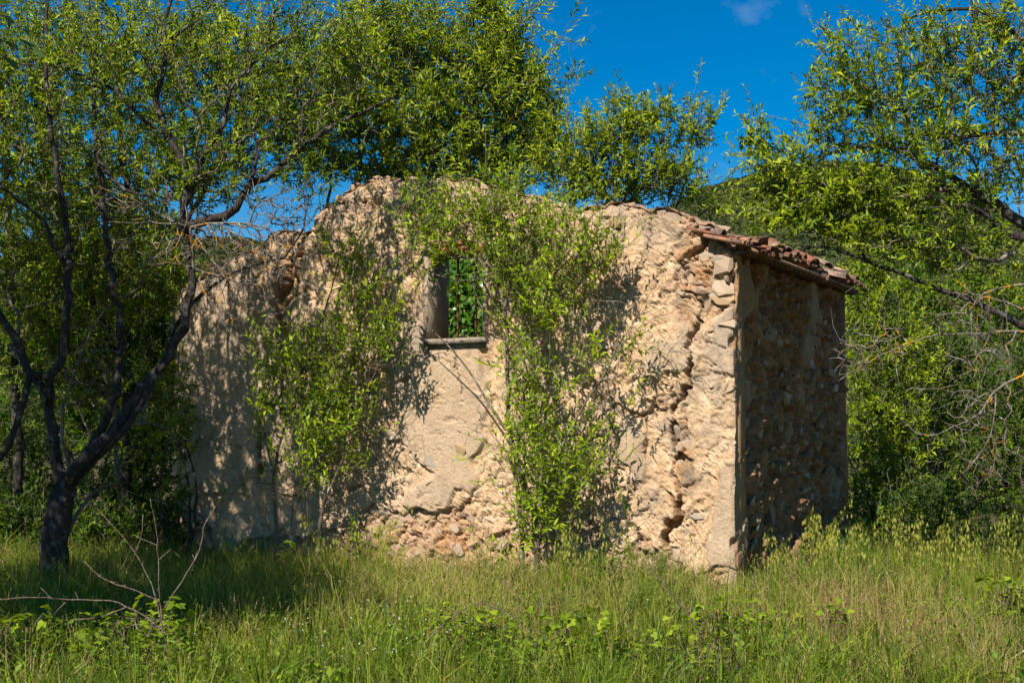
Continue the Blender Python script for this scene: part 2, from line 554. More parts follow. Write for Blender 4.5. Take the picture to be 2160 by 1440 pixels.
def clump_cloud(C, R, k, size, rng, flat=0.8):
    """k facing leaf-mass triangles round each centre"""
    n = len(C)
    d = nrm(rng.normal(size=(n, k, 3)))
    d[..., 2] = np.abs(d[..., 2]) * 1.1 - 0.25
    P = C[:, None] + d * (R[:, None, None] * (0.55 + 0.5 * rng.random((n, k, 1)))) * np.array([1, 1, flat])
    N = nrm(d + rng.normal(size=d.shape) * 0.5)
    a = nrm(np.cross(N, rng.normal(size=N.shape))); b = np.cross(N, a)
    s = size * R[:, None, None] * (0.6 + 0.8 * rng.random((n, k, 1)))
    V = np.stack([P + a * s, P - a * s * 0.6 + b * s, P - a * s * 0.5 - b * s * 0.9], 2).reshape(-1, 3)
    return V, np.arange(len(V)).reshape(-1, 3)


r = np.random.default_rng(21)
n = 10500
hy_ = 190 + (HD * 1.03 - 190) * r.random(n) ** 0.55
hxx = (r.uniform(-0.46, 0.46, n)) * hy_
C = np.stack([hxx, hy_, hill_z(hxx, hy_) + 0.8], 1)
keep = r.random(n) < 0.35 + 0.9 * fbm(hxx + 400, hy_, 0.02, 3, 8)
C = C[keep]
R = r.uniform(1.3, 3.0, len(C)) * (0.75 + 0.35 * C[:, 1] / HD)
V, T = clump_cloud(C, R, 32, 0.25, r)
var = np.repeat(np.clip(0.5 + r.normal(0, 0.28, len(C)), 0, 1), 32 * 3) + r.normal(0, 0.07, len(V))
tag(obj('hill_wood', tri_mesh('hill_wood', V, T, {'var': np.clip(var, 0, 1)}), MAT['wood']),
    'dark green scrub oak wood covering the far hillside', 'wood', kind='stuff')

# pale cliffs in the hillside
for k, (px, py, wpx, hpx, lab) in enumerate([(1885, 415, 26, 46, 'pale rock cliff showing behind the almond branches high on the hillside'),
                                             (1835, 425, 14, 26, 'small pale rock outcrop beside the larger hillside cliff')]):
    Y = 560.0
    c0 = at(px, py, Y); s = Y / F
    g = Geo()
    rr = np.random.default_rng(90 + k)
    for q in range(7):
        ox = rr.uniform(-0.8, 0.8) * wpx * s; oz = rr.uniform(-0.6, 0.6) * hpx * s
        wv, hv = rr.uniform(0.25, 0.5) * wpx * s, rr.uniform(0.4, 0.9) * hpx * s
        g.box(c0 + [ox, 0, oz - hv / 2], [wv, rr.uniform(-2, 2), 0], [0, 14, 0], [rr.uniform(-1, 1), 3, hv], 0, 0.8)
    bpt = c0 + [0, 0, -hpx * s]
    o = obj('cliff', g.mesh('cliff', org=bpt), MAT['cliff']); o.location = bpt
    tag(o, lab, 'cliff')

# ------------------------------------------------------------------ ruined house
HOUSE = thing('ruined_house', A + TW * 3.9 + SW * 2.2, 'ruined stone house with cracked peach render and barred window', 'house')
HO = np.array(HOUSE.location)


def part(name, g_or_me, mat, parent=HOUSE, smooth=False):
    me = g_or_me.mesh(name, smooth, org=HO) if isinstance(g_or_me, Geo) else g_or_me
    return obj(name, me, mat, parent)


TOPPX = [(1546, 520), (1530, 512), (1506, 492), (1500, 474), (1460, 458), (1400, 441), (1350, 436), (1310, 430), (1290, 426), (1250, 432), (1200, 436),
         (1150, 425), (1080, 402), (1010, 384), (962, 374), (930, 367), (880, 373), (840, 372), (790, 369), (760, 380), (728, 397), (692, 424), (664, 440),
         (656, 478), (628, 486), (590, 488), (562, 492), (545, 512), (500, 530), (470, 545), (430, 578), (368, 604)]
tp = np.array([wall_uz(x, y) for x, y in TOPPX])
tp[0, 0] = -0.01
tp[-1, 0] = FRONT_L + 0.01


def top_z(u):
    return np.interp(u, tp[:, 0], tp[:, 1]) + (fbm(u, u * 0 + 3, 7, 3, 31) - 0.5) * 0.09


WU0, WZ0 = wall_uz(1019, 724)
WU1, WZ1 = wall_uz(905, 532)
# keep the opening's own rectangle
WZ0, WZ1 = 2.86, 3.93
WZ0 = wall_uz(960, 722)[1]; WZ1 = wall_uz(960, 534)[1]
MARG = 0.05
us = np.concatenate([np.linspace(0, WU0 - MARG, int((WU0 - MARG) / 0.0145)), np.linspace(WU0 - MARG, WU1 + MARG, 48)[1:], np.linspace(WU1 + MARG, FRONT_L, int((FRONT_L - WU1) / 0.0155))[1:]])
zs = np.concatenate([np.linspace(-0.1, WZ0 - MARG, 195), np.linspace(WZ0 - MARG, WZ1 + MARG, 78)[1:], np.linspace(WZ1 + MARG, 5.2, 84)[1:]])
UU, ZZ = np.meshgrid(us, zs, indexing='ij')
TOPU = top_z(us)
ZC = np.minimum(ZZ, TOPU[:, None])

CRACK = [(1503, 478), (1478, 505), (1452, 535), (1434, 565), (1446, 592), (1462, 622), (1468, 655), (1462, 700), (1452, 745), (1450, 790), (1436, 835), (1416, 888),
         (1421, 925), (1428, 955), (1414, 992), (1426, 1030), (1428, 1065), (1408, 1100), (1404, 1150)]
CRACK2 = [(640, 498), (628, 530), (603, 560), (600, 592), (586, 622), (596, 660), (604, 700)]
CRACK3 = [(556, 860), (546, 905), (552, 960), (545, 1020)]
CRACK4 = [(1460, 545), (1490, 560), (1518, 600)]
CRACK5 = [(1452, 745), (1490, 720), (1530, 735)]
CRACK6 = [(1416, 888), (1370, 860), (1330, 872), (1290, 850)]
CRACK7 = [(905, 735), (880, 760), (858, 800), (830, 815)]
CRACK8 = [(700, 1045), (800, 1030), (900, 1062), (1000, 1040), (1080, 1070), (1200, 1040), (1320, 1085), (1420, 1060)]


def fractal(px, seed, levels=4, amp=0.2):
    P = np.array([wall_uz(*p) for p in px])
    r_ = np.random.default_rng(seed)
    for _ in range(levels):
        mid = (P[:-1] + P[1:]) / 2
        e = P[1:] - P[:-1]
        mid = mid + np.stack([-e[:, 1], e[:, 0]], 1) * r_.normal(0, amp, (len(mid), 1))
        Q = np.empty((len(P) + len(mid), 2)); Q[0::2] = P; Q[1::2] = mid
        P = Q
    return P


def poly_dist(U, Z, P):
    d = np.full(U.shape, 9.0)
    for k in range(len(P) - 1):
        a, b = P[k], P[k + 1]
        box = (U > min(a[0], b[0]) - 0.2) & (U < max(a[0], b[0]) + 0.2) & (Z > min(a[1], b[1]) - 0.2) & (Z < max(a[1], b[1]) + 0.2)
        if not box.any():
            continue
        e = b - a
        u_, z_ = U[box], Z[box]
        t = np.clip(((u_ - a[0]) * e[0] + (z_ - a[1]) * e[1]) / (e @ e), 0, 1)
        d[box] = np.minimum(d[box], np.hypot(u_ - a[0] - t * e[0], z_ - a[1] - t * e[1]))
    return d


def region(U, Z, px, py, rx, ry):
    u, z = wall_uz(px, py)
    u2, _ = wall_uz(px - rx, py); _, z2 = wall_uz(px, py - ry)
    return np.exp(-(((U - u) / (u2 - u)) ** 2 + ((Z - z) / (z2 - z)) ** 2))


def front_fields(U, Z, top):
    wx = U + (fbm(U, Z, 3.1, 3, 3) - 0.5) * 0.35; wz = Z + (fbm(U, Z, 3.1, 3, 4) - 0.5) * 0.35
    low = fbm(wx, wz, 1.1, 4, 41)
    # smooth render left, below the window, strips at the right corner
    sm = region(U, Z, 480, 850, 170, 420) * 1.3 + region(U, Z, 930, 860, 90, 150) + region(U, Z, 1530, 1010, 35, 250) * 0.8 \
        + region(U, Z, 1400, 760, 60, 60) * 0.55 + region(U, Z, 1320, 940, 60, 90) * 0.6 + region(U, Z, 840, 640, 60, 90) * 0.4
    coat = sstep(0.525, 0.545, low * 0.75 + sm * 0.32 + (fbm(wx, wz, 9, 3, 42) - 0.5) * 0.05)
    rub = region(U, Z, 1480, 570, 75, 120) * 1.1 + region(U, Z, 1440, 1000, 35, 200) * 0.7 + region(U, Z, 600, 590, 35, 80) + region(U, Z, 770, 430, 60, 25) * 0.6
    base_l = 0.78 + (fbm(U, Z, 1.7, 3, 51) - 0.5) * 1.0 - 0.45 * sstep(5.9, 7.3, U) - 0.45 * (1 - sstep(0.5, 1.1, U))
    rub = rub + sstep(0.12, -0.12, Z - base_l) + 0.8 * sstep(0.16, 0.02, top - Z)
    rub = sstep(0.45, 0.62, rub + (fbm(wx, wz, 5, 3, 52) - 0.5) * 0.5)
    rub = rub * (1 - 0.75 * sstep(0.25, 0.05, U) * sstep(2.4, 1.7, Z))
    coat = coat * (1 - rub)
    # rough coat: broken mortar, faceted and cracked
    F1, C1, I1 = facets(wx, wz * 1.2, 7.0, 83)
    F2, C2, I2 = facets(wx + 0.3 * wz, wz * 1.35, 17.0, 84)
    F3, C3, I3 = facets(U + 5, Z * 1.2, 34.0, 85)
    patchy = sstep(0.40, 0.60, fbm(U, Z, 2.2, 3, 90))
    h_rough = (fbm(U, Z, 6, 4, 91) - 0.5) * 0.018 + 0.006 * F1 * patchy + 0.009 * F2 + 0.009 * F3 - 0.018 * sstep(0.08, 0.0, C1) * patchy - 0.010 * sstep(0.16, 0.0, C2) * sstep(0.45, 0.6, fbm(U, Z, 3.3, 2, 93))
    h_coat = 0.024 + (fbm(U, Z, 4, 3, 94) - 0.5) * 0.012 + (fbm(U, Z, 30, 3, 95) - 0.5) * 0.008 - 0.02 * sstep(0.70, 0.74, fbm(wx, wz, 6, 4, 96))
    h_rub = -0.05 + 0.055 * F1 + 0.018 * F2 - 0.045 * sstep(0.16, 0.0, C1) + (fbm(U, Z, 12, 4, 97) - 0.5) * 0.03
    # flaked layers: thin terraces with sharp ragged edges
    for q_, (fr, th, dp) in enumerate(((2.6, 0.50, 0.024), (4.7, 0.56, 0.018), (8.5, 0.56, 0.014))):
        h_rough = h_rough - dp * sstep(th, th + 0.015, fbm(wx + 7 * q_, wz + 3 * q_, fr, 5, 110 + q_))
    e0, ec, _ = facets(wx * 0.8 + wz * 0.3, wz * 1.3, 3.0, 120)
    hair = sstep(0.035, 0.0, ec) * sstep(0.5, 0.56, fbm(U + 9, Z, 2.6, 2, 121))
    h_rough = h_rough - 0.05 * hair
    h_coat = h_coat - 0.022 * hair
    h = h_rough * (1 - coat) + h_coat * coat
    h = h * (1 - rub) + h_rub * rub
    h = h + (fbm(U, Z, 0.8, 2, 98) - 0.5) * 0.06
    tint = np.where(rub > 0.5, I1, 0.55 * I1 + 0.45 * I2)
    gap = np.zeros(U.shape)
    for q_, (pl, wd, dep) in enumerate(((CRACK, 0.017, 0.17), (CRACK2, 0.045, 0.2), (CRACK3, 0.03, 0.12), (CRACK4, 0.012, 0.08), (CRACK5, 0.010, 0.05), (CRACK6, 0.010, 0.05), (CRACK7, 0.010, 0.05), (CRACK8, 0.012, 0.05))):
        d = poly_dist(U, Z, fractal(pl, 500 + q_))
        w_ = wd * (0.4 + 2.4 * sstep(0.42, 0.72, fbm(U, Z, 4.5, 3, 99)))
        h = h - dep * sstep(w_, w_ * 0.45, d)
        gap = np.maximum(gap, sstep(w_ * 1.1, w_ * 0.5, d) * sstep(0.012, 0.03, w_))
    grey = region(U, Z, 1480, 470, 90, 50) + region(U, Z, 1510, 760, 45, 170) * 0.8 + region(U, Z, 700, 420, 60, 40) * 0.7 + region(U, Z, 1380, 450, 90, 25) * 0.7 \
        + region(U, Z, 860, 380, 110, 25) * 0.6 + 0.7 * sstep(0.62, 0.75, fbm(wx, wz, 1.5, 4, 55))
    grey = grey + 0.75 * sstep(0.56, 0.70, fbm(U * 2.2, Z * 0.28, 2.4, 4, 57)) * sstep(1.6, 0.2, top - Z) + 0.5 * sstep(0.60, 0.68, fbm(wx, wz, 3.6, 5, 58))
    grey = np.clip(grey * sstep(0.35, 0.6, fbm(U, Z, 4, 4, 56)) * 1.5, 0, 1)
    return h, coat, rub, gap, grey, tint


HF, COAT, RUB, GAP, GREY, TINT = front_fields(UU, ZC, TOPU[:, None])
# round the top edge and the two outer corners off, and sink the rim at the window behind the jambs
HF = HF - 0.10 * sstep(0.10, 0.0, TOPU[:, None] - ZC) ** 2 - 0.02 * sstep(0.04, 0.0, UU) ** 2
inwin = np.maximum(np.maximum(WU0 - UU, UU - WU1), np.maximum(WZ0 - ZC, ZC - WZ1))
HF = np.where(inwin < 0.16, HF * sstep(0.03, 0.16, inwin) + 0.008 * (1 - sstep(0.03, 0.16, inwin)), HF)
HF = np.where(inwin < MARG + 0.012, -0.012, HF)


def chip(z):
    return 0.004 + 0.045 * sstep(0.55, 0.75, fbm(z + 3, z * 0 + 1, 4.7, 4, 140)) + 0.012 * (fbm(z, z * 0, 9, 4, 141) - 0.3) + 0.03 * sstep(2.9, 3.6, z) * fbm(z, z * 0, 6, 2, 142)


P3 = A + UU[..., None] * TW + HF[..., None] * NW + ZC[..., None] * np.array([0, 0, 1]) + (chip(ZC) * sstep(0.07, 0.0, UU))[..., None] * (TW + SW)
nu, nz = UU.shape
T = grid_tris(nu, nz)
tri_z = ZZ.ravel()[T].min(1); tri_u = UU.ravel()[T].mean(1); tri_zm = ZZ.ravel()[T].mean(1)
above = tri_z >= np.interp(tri_u, us, TOPU)
hole = (tri_u > WU0 - MARG) & (tri_u < WU1 + MARG) & (tri_zm > WZ0 - MARG) & (tri_zm < WZ1 + MARG)
T = T[~(above | hole)][:, ::-1]
V = P3.reshape(-1, 3)
# top: strip running back across the wall, then down its inner face
KB = 10
back_w = np.linspace(0.0, THICK, KB)
rows = []
for k in range(1, KB + 2):
    if k <= KB:
        w = -back_w[min(k, KB - 1)]
        z = TOPU + (fbm(us, us * 0 + w * 9, 8, 3, 33) - 0.5) * 0.12 * min(1, k / 2) - (0.05 if k == KB else 0)
    else:
        w, z = -THICK, TOPU * 0 - 0.3
    rows.append(A + us[:, None] * TW + w * NW + z[:, None] * np.array([0, 0, 1]) + NW * (-0.1 if k == 1 else 0))
topi = (np.argmax(ZZ >= TOPU[:, None], axis=1)) + np.arange(nu) * nz
base = len(V)
V = np.concatenate([V] + rows)
TT = [T]
prev = topi
skip = np.zeros(nu - 1, bool)
um = (us[:-1] + us[1:]) / 2
for k in range(KB + 1):
    cur = base + k * nu + np.arange(nu)
    if k == KB:      # the inner face is split at the window below instead
        break
    TT += [np.stack([prev[:-1], prev[1:], cur[1:]], 1), np.stack([prev[:-1], cur[1:], cur[:-1]], 1)]
    prev = cur
nvx = len(V)
T = np.concatenate(TT)


def padv(f, val):
    return np.concatenate([f.ravel(), np.full(nvx - f.size, val)])


fw = part('front_wall', tri_mesh('front_wall', V - HO, T, {'coat': padv(COAT, 0), 'rubble': padv(RUB, 1), 'gap': padv(GAP, 0.1), 'grey': padv(GREY, 0.75), 'tint': padv(TINT, 0.5)}, smooth=True), MAT['front'])

# inner faces and the other walls: masonry prisms
def prism(g, pts_uz, o, tdir, ndir, depth):
    """extrude a (u,z) polygon that is a column under a top line: list of (u, z0, z1)"""
    c = np.array(pts_uz)
    k = len(c)
    up = np.array([0, 0, 1.0])
    lo_f = o + c[:, :1] * tdir + c[:, 1:2] * up; hi_f = o + c[:, :1] * tdir + c[:, 2:3] * up
    V = np.concatenate([lo_f, hi_f, lo_f + ndir * depth, hi_f + ndir * depth])
    T = []
    for i in range(k - 1):
        a, b, c_, d = i, i + 1, k + i + 1, k + i
        T += [(a, b, c_), (a, c_, d), (2 * k + a, 2 * k + c_, 2 * k + b), (2 * k + a, 2 * k + d, 2 * k + c_)]
        T += [(k + i, k + i + 1, 3 * k + i + 1), (k + i, 3 * k + i + 1, 3 * k + i), (i, 2 * k + i + 1, i + 1), (i, 2 * k + i, 2 * k + i + 1)]
    for e in (0, k - 1):
        T += [(e, k + e, 3 * k + e), (e, 3 * k + e, 2 * k + e)]
    g.add(V, T, 0)


g = Geo()
core_o = A + SW * 0.20
cu = np.linspace(0.03, FRONT_L - 0.02, 90)
for a_, b_, z0f, z1f in ((0.03, WU0, -0.3, None), (WU1, FRONT_L - 0.02, -0.3, None), (WU0, WU1, -0.3, WZ0), (WU0, WU1, WZ1, None)):
    q = np.linspace(a_ + 0.002, b_ - 0.002, max(6, int((b_ - a_) / 0.08)))
    z1 = top_z(q) - 0.10 if z1f is None else np.full(q.shape, z1f - 0.004)
    z0 = np.full(q.shape, z0f + (0.004 if z0f > 0 else 0))
    prism(g, np.stack([q, z0, z1], 1), core_o, TW, SW, THICK - 0.21)
core = part('inner_masonry', g, MAT['side'])

# left side wall and rear gable wall
g = Geo()
q = np.linspace(0.3, SIDE_L - 0.1, 40)
prism(g, np.stack([q, q * 0 - 0.3, 3.35 + (fbm(q, q * 0, 4, 3, 77) - 0.5) * 0.4], 1), A + TW * (FRONT_L - 0.03), SW, EW, 0.4)
part('left_wall', g, MAT['side'])
g = Geo()
q = np.linspace(0.25, FRONT_L - 0.5, 60)
prism(g, np.stack([q, q * 0 - 0.3, np.interp(q, [0, 3.6, FRONT_L], [3.5, 4.45, 3.4]) + (fbm(q, q * 0, 4, 3, 78) - 0.5) * 0.25], 1), A + SW * (SIDE_L - 0.45), TW, SW, 0.4)
part('rear_wall', g, MAT['side'])

# side wall (right): height field with rubble
ss = np.linspace(0, SIDE_L, 215)
EAVE = 3.74
zz = np.linspace(-0.1, EAVE, 200)
SU, SZ = np.meshgrid(ss, zz, indexing='ij')
wx = SU + (fbm(SU, SZ, 3, 3, 203) - 0.5) * 0.3; wz = SZ + (fbm(SU, SZ, 3, 3, 204) - 0.5) * 0.3
F1, C1, I1 = facets(wx, wz * 1.25, 6.2, 281)
F2, C2, I2 = facets(wx, wz * 1.2, 15.0, 282)
edge = sstep(0.16, 0, C1)
drip = fbm(SU * 1.3 + 0.3 * wz, SZ * 1.0, 1.8, 5, 206)
plas = sstep(0.55, 0.62, drip + 0.05 * sstep(2.2, 3.4, SZ) + 0.05 * sstep(3.7, 4.3, SU) + 0.3 * sstep(0.40, 0.10, SU + (fbm(SU, SZ, 5, 3, 207) - 0.5) * 0.3) - 0.08 * sstep(2.7, 1.5, SZ) - 0.02)
hs = -0.075 + 0.12 * F1 + 0.03 * F2 - 0.08 * edge + (fbm(SU, SZ, 8, 4, 208) - 0.5) * 0.09 + (fbm(SU, SZ, 24, 3, 209) - 0.5) * 0.035
hp = -0.005 + (fbm(SU, SZ, 2.5, 3, 210) - 0.5) * 0.06 + (fbm(SU, SZ, 18, 3, 211) - 0.5) * 0.025
hh = hs * (1 - plas) + hp * plas + (fbm(SU, SZ, 0.9, 2, 212) - 0.5) * 0.1
hh = hh - 0.10 * np.exp(-(((SU - 1.1) / 0.16) ** 2 + ((SZ - 0.75) / 0.12) ** 2)) - 0.1 * np.exp(-(((SU - 1.9) / 0.2) ** 2 + ((SZ - 1.0) / 0.14) ** 2))
hh = hh + 0.05 * sstep(1.2, 0, SZ) * sstep(0.3, 1.5, SU)       # batter towards the foot
hh = hh * sstep(0.0, 0.14, SU)
hf0 = np.interp(zz, zs, HF[0])[None, :] * sstep(0.12, 0.0, SU)
SP3 = A + SU[..., None] * SW + hf0[..., None] * NW + hh[..., None] * EW + SZ[..., None] * np.array([0, 0, 1]) + (chip(SZ) * sstep(0.07, 0.0, SU))[..., None] * (TW + SW)
T = grid_tris(*SU.shape)
greys = sstep(0.5, 0.7, fbm(SU, SZ, 2.3, 4, 213)) * 0.7
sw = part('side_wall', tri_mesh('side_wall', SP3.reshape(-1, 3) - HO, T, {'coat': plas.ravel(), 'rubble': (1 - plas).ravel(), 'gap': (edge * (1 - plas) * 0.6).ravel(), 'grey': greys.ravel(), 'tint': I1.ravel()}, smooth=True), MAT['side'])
g = Geo()
q = np.linspace(0.22, SIDE_L - 0.02, 30)
prism(g, np.stack([q, q * 0 - 0.3, q * 0 + EAVE - 0.02], 1), A + EW * (-0.16), SW, -EW, 0.3)
# closing face of the far end of the side wall
g.box(A + SW * (SIDE_L - 0.03) + EW * -0.44, EW * 0.44, SW * 0.05, [0, 0, EAVE - 0.03], 0, 0.01)
part('inner_masonry', g, MAT['side'])


# stones: shared low-poly meshes, each stone its own object
def stone_mesh(k):
    rr = np.random.default_rng(300 + k)
    p = nrm(rr.normal(size=(17, 3)))
    p = np.sign(p) * np.abs(p) ** 0.5
    p *= np.array([1, rr.uniform(0.55, 0.8), rr.uniform(0.7, 1.0)]) * (0.85 + 0.25 * rr.random((17, 1)))
    bm = bmesh.new()
    for v in p:
        bm.verts.new(v)
    bmesh.ops.convex_hull(bm, input=bm.verts)
    bmesh.ops.delete(bm, geom=[v for v in bm.verts if not v.link_faces], context='VERTS')
    bmesh.ops.triangulate(bm, faces=bm.faces)
    me = bpy.data.meshes.new('stone')
    bm.to_mesh(me); bm.free()
    for f in me.polygons:
        f.use_smooth = True
    me.set_sharp_from_angle(angle=math.radians(24))
    return me


STONES = {}
for key in ('stone', 'stone_side'):
    STONES[key] = []
    for k in range(9):
        me = stone_mesh(k)
        me.materials.append(MAT[key])
        STONES[key].append(me)


def put_stone(parent, key, p, tdir, ndir, w_, h_, d_, roll, rr):
    o = bpy.data.objects.new('stone', STONES[key][rr.integers(9)])
    COL.objects.link(o)
    o.parent = parent
    z = Vector((0, 0, 1)); t = Vector(tdir); nn = Vector(ndir)
    Mx = Matrix((t, nn, z)).transposed().to_4x4()
    e = Matrix.Rotation(roll, 4, 'Y') @ Matrix.Rotation(rr.normal(0, 0.2), 4, 'Z') @ Matrix.Rotation(rr.normal(0, 0.2), 4, 'X')
    flip = Matrix.Rotation(math.pi * rr.integers(2), 4, 'Y')
    o.matrix_local = Matrix.Translation(Vector(p - HO)) @ Mx @ e @ Matrix.Diagonal((w_ / 2, d_ / 2, h_ / 2, 1)) @ flip
    return o


def scatter_stones(parent, key, n, umax, zmax, weight, surf, tdir, ndir, rr, smin, smax, origin):
    placed = []
    tries = 0
    while len(placed) < n and tries < n * 60:
        tries += 1
        u, z = rr.uniform(0.03, umax), rr.uniform(0.02, zmax)
        if rr.random() > weight(u, z):
            continue
        w_ = smin + (smax - smin) * rr.random() ** 1.8
        h_ = w_ * rr.uniform(0.5, 0.85)
        if any(abs(u - a) < 0.46 * (w_ + c) and abs(z - b) < 0.46 * (h_ + d) for a, b, c, d in placed):
            continue
        placed.append((u, z, w_, h_))
        d_ = w_ * rr.uniform(0.6, 0.8)
        p = origin + u * tdir + z * np.array([0, 0, 1]) + ndir * (surf(u, z) - d_ * rr.uniform(0.16, 0.33))
        put_stone(parent, key, p, tdir, ndir, w_, h_, d_, rr.normal(0, 0.25), rr)
    return placed


def lookup(fld, xs, ys):
    def f(u, z):
        i = min(max(np.searchsorted(xs, u), 0), len(xs) - 1); j = min(max(np.searchsorted(ys, z), 0), len(ys) - 1)
        return float(fld[i, j])
    return f


rr = np.random.default_rng(400)
rubf, hff = lookup(RUB, us, zs), lookup(HF, us, zs)
topf = lambda u: float(np.interp(u, us, TOPU))
inw = lambda u, z: WU0 - 0.12 < u < WU1 + 0.12 and WZ0 - 0.2 < z < WZ1 + 0.12
scatter_stones(fw, 'stone', 300, FRONT_L - 0.1, 4.8, lambda u, z: 0.0 if z > topf(u) - 0.06 or inw(u, z) else (1.0 if rubf(u, z) > 0.5 else (0.10 if u < 5.8 else 0.005)), hff, TW, NW, rr, 0.09, 0.30, A)
# loose stones along the broken top of the front wall
for k in range(40):
    u = rr.uniform(0.12, FRONT_L - 0.1)
    w_ = 0.07 + 0.16 * rr.random() ** 2; h_ = w_ * rr.uniform(0.4, 0.65)
    p = A + u * TW + NW * rr.uniform(-0.35, -0.06) + np.array([0, 0, topf(u) - h_ * 0.12])
    put_stone(fw, 'stone', p, TW, NW, w_, h_, w_ * 0.8, rr.normal(0, 0.2), rr)
# rubble fallen to the foot of the wall
for k in range(26):
    u = rr.uniform(0.3, 6.4)
    w_ = rr.uniform(0.09, 0.24)
    put_stone(fw, 'stone', A + u * TW + NW * rr.uniform(0.04, 0.32) + np.array([0, 0, rr.uniform(0.03, 0.2)]), TW, NW, w_, w_ * 0.6, w_ * 0.8, rr.normal(0, 0.4), rr)
# rough cornerstones
z_ = 0.35
while z_ < 3.6:
    h_ = rr.uniform(0.12, 0.22)
    if rr.random() < 0.25 + 0.3 * (z_ > 1.9):
        long_ = rr.random() < 0.5
        put_stone(fw, 'stone', A + TW * (0.125 if long_ else 0.085) + SW * (0.065 if long_ else 0.12) + np.array([0, 0, z_]), TW, NW, 0.25 if long_ else 0.16, h_, 0.15 if long_ else 0.25, rr.normal(0, 0.08), rr)
    z_ += h_ * 1.05
# the big grey stones beside the crack's head
for px, py, w_, h_ in ((1488, 495, 0.17, 0.10), (1420, 470, 0.14, 0.09), (1515, 545, 0.2, 0.13), (1487, 530, 0.14, 0.12), (1460, 585, 0.2, 0.15), (1520, 580, 0.17, 0.16), (1452, 655, 0.22, 0.12),
                       (1492, 665, 0.22, 0.14), (1460, 800, 0.20, 0.06), (1475, 1088, 0.26, 0.09), (1500, 474, 0.2, 0.09)):
    u, z = wall_uz(px, py)
    put_stone(fw, 'stone', A + u * TW + z * np.array([0, 0, 1]) + NW * (hff(u, z) - 0.03), TW, NW, w_, h_, 0.12, rr.normal(0, 0.2), rr)
plf, shf = lookup(plas, ss, zz), lookup(hh, ss, zz)
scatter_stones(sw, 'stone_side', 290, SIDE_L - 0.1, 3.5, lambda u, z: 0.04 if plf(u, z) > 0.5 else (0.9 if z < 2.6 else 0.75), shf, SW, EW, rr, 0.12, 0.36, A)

# window: plaster reveal with sill, lintel bricks and two iron bars
g = Geo()
zl = np.array([0, 0, 1.0])
wo = A + WU0 * TW + WZ0 * zl
Wd_, Hd_ = WU1 - WU0, WZ1 - WZ0
dep = THICK + 0.004
g.box(wo + NW * 0.012 - TW * 0.075 - zl * 0.02, TW * 0.075, SW * (dep + 0.012), zl * (Hd_ + 0.05))
g.box(wo + NW * 0.012 + TW * Wd_ - zl * 0.02, TW * 0.075, SW * (dep + 0.012), zl * (Hd_ + 0.05))
g.box(wo + NW * -0.02 + zl * Hd_ + TW * 0.001, TW * (Wd_ - 0.002), SW * (dep - 0.02), zl * 0.055)
g.box(wo + NW * 0.002 - zl * 0.085 - TW * 0.06, TW * (Wd_ + 0.12), SW * (dep + 0.0), zl * 0.07)
win = part('window', g, MAT['jamb'])
g = Geo()
g.box(wo + NW * 0.085 - zl * 0.015 - TW * 0.04, TW * (Wd_ + 0.045), SW * 0.42, zl * 0.065 + NW * 0.0, 0, 0.006)
part('sill', g, MAT['sill'], win)
g = Geo()
g.box(wo + NW * 0.02 - zl * 0.075 - TW * 0.03, TW * (Wd_ + 0.03), SW * 0.10, zl * 0.058, 0, 0.004)
part('sill_support', g, MAT['sill'], win)
for k, (u0, l0, z0, h0) in enumerate(((0.06, 0.24, 0.055, 0.07), (0.31, 0.22, 0.055, 0.07), (0.55, 0.2, 0.05, 0.07), (0.16, 0.26, 0.135, 0.05), (0.45, 0.28, 0.135, 0.05))):
    g = Geo()
    g.box(wo + NW * (0.03 + 0.004 * k) + zl * (Hd_ - 0.05 + z0) + TW * (u0 - 0.05), TW * l0, SW * 0.2, zl * h0, 0, 0.006)
    part('lintel_brick', g, MAT['brick'], win)
for px in (966, 1004):
    pb = on_plane(px, 640, A + SW * 0.24, NW)
    u = float(np.dot(pb - A, TW))
    g = Geo()
    g.tube([A + SW * 0.24 + u * TW + zl * (WZ0 + 0.02 + q * (Hd_ + 0.02) / 5) for q in range(6)], 0.015, 8)
    part('bar', g, MAT['rust'], win, True)
# a loose stone on the sill
put_stone(win, 'stone', A + TW * (WU0 + Wd_ * 0.45) + SW * 0.12 + zl * (WZ0 + 0.075), TW, NW, 0.13, 0.06, 0.09, 0.05, rr)


# roof: remains of the tiled eave above the side wall
def tile_mesh(r0, r1, L, seg=7, th=0.014):
    V, T = [], []
    for i, (x, rr_) in enumerate(((0, r0), (L, r1))):
        for sft in (0, th):
            for k in range(seg + 1):
                a = math.pi * k / seg
                V.append((x, (rr_ - sft) * math.cos(a), (rr_ - sft) * math.sin(a) * 0.8))
    n_ = seg + 1
    for k in range(seg):
        T += [(k, k + 1, 2 * n_ + k + 1), (k, 2 * n_ + k + 1, 2 * n_ + k), (n_ + k, 3 * n_ + k + 1, n_ + k + 1), (n_ + k, 3 * n_ + k, 3 * n_ + k + 1),
              (k, n_ + k + 1, k + 1), (k, n_ + k, n_ + k + 1), (2 * n_ + k, 2 * n_ + k + 1, 3 * n_ + k + 1), (2 * n_ + k, 3 * n_ + k + 1, 3 * n_ + k)]
    return tri_mesh('roof_tile', np.array(V), np.array(T))


SLOPE = math.radians(15)
dn = EW * math.cos(SLOPE) - zl * math.sin(SLOPE)        # down the slope
upn = EW * math.sin(SLOPE) + zl * math.cos(SLOPE)
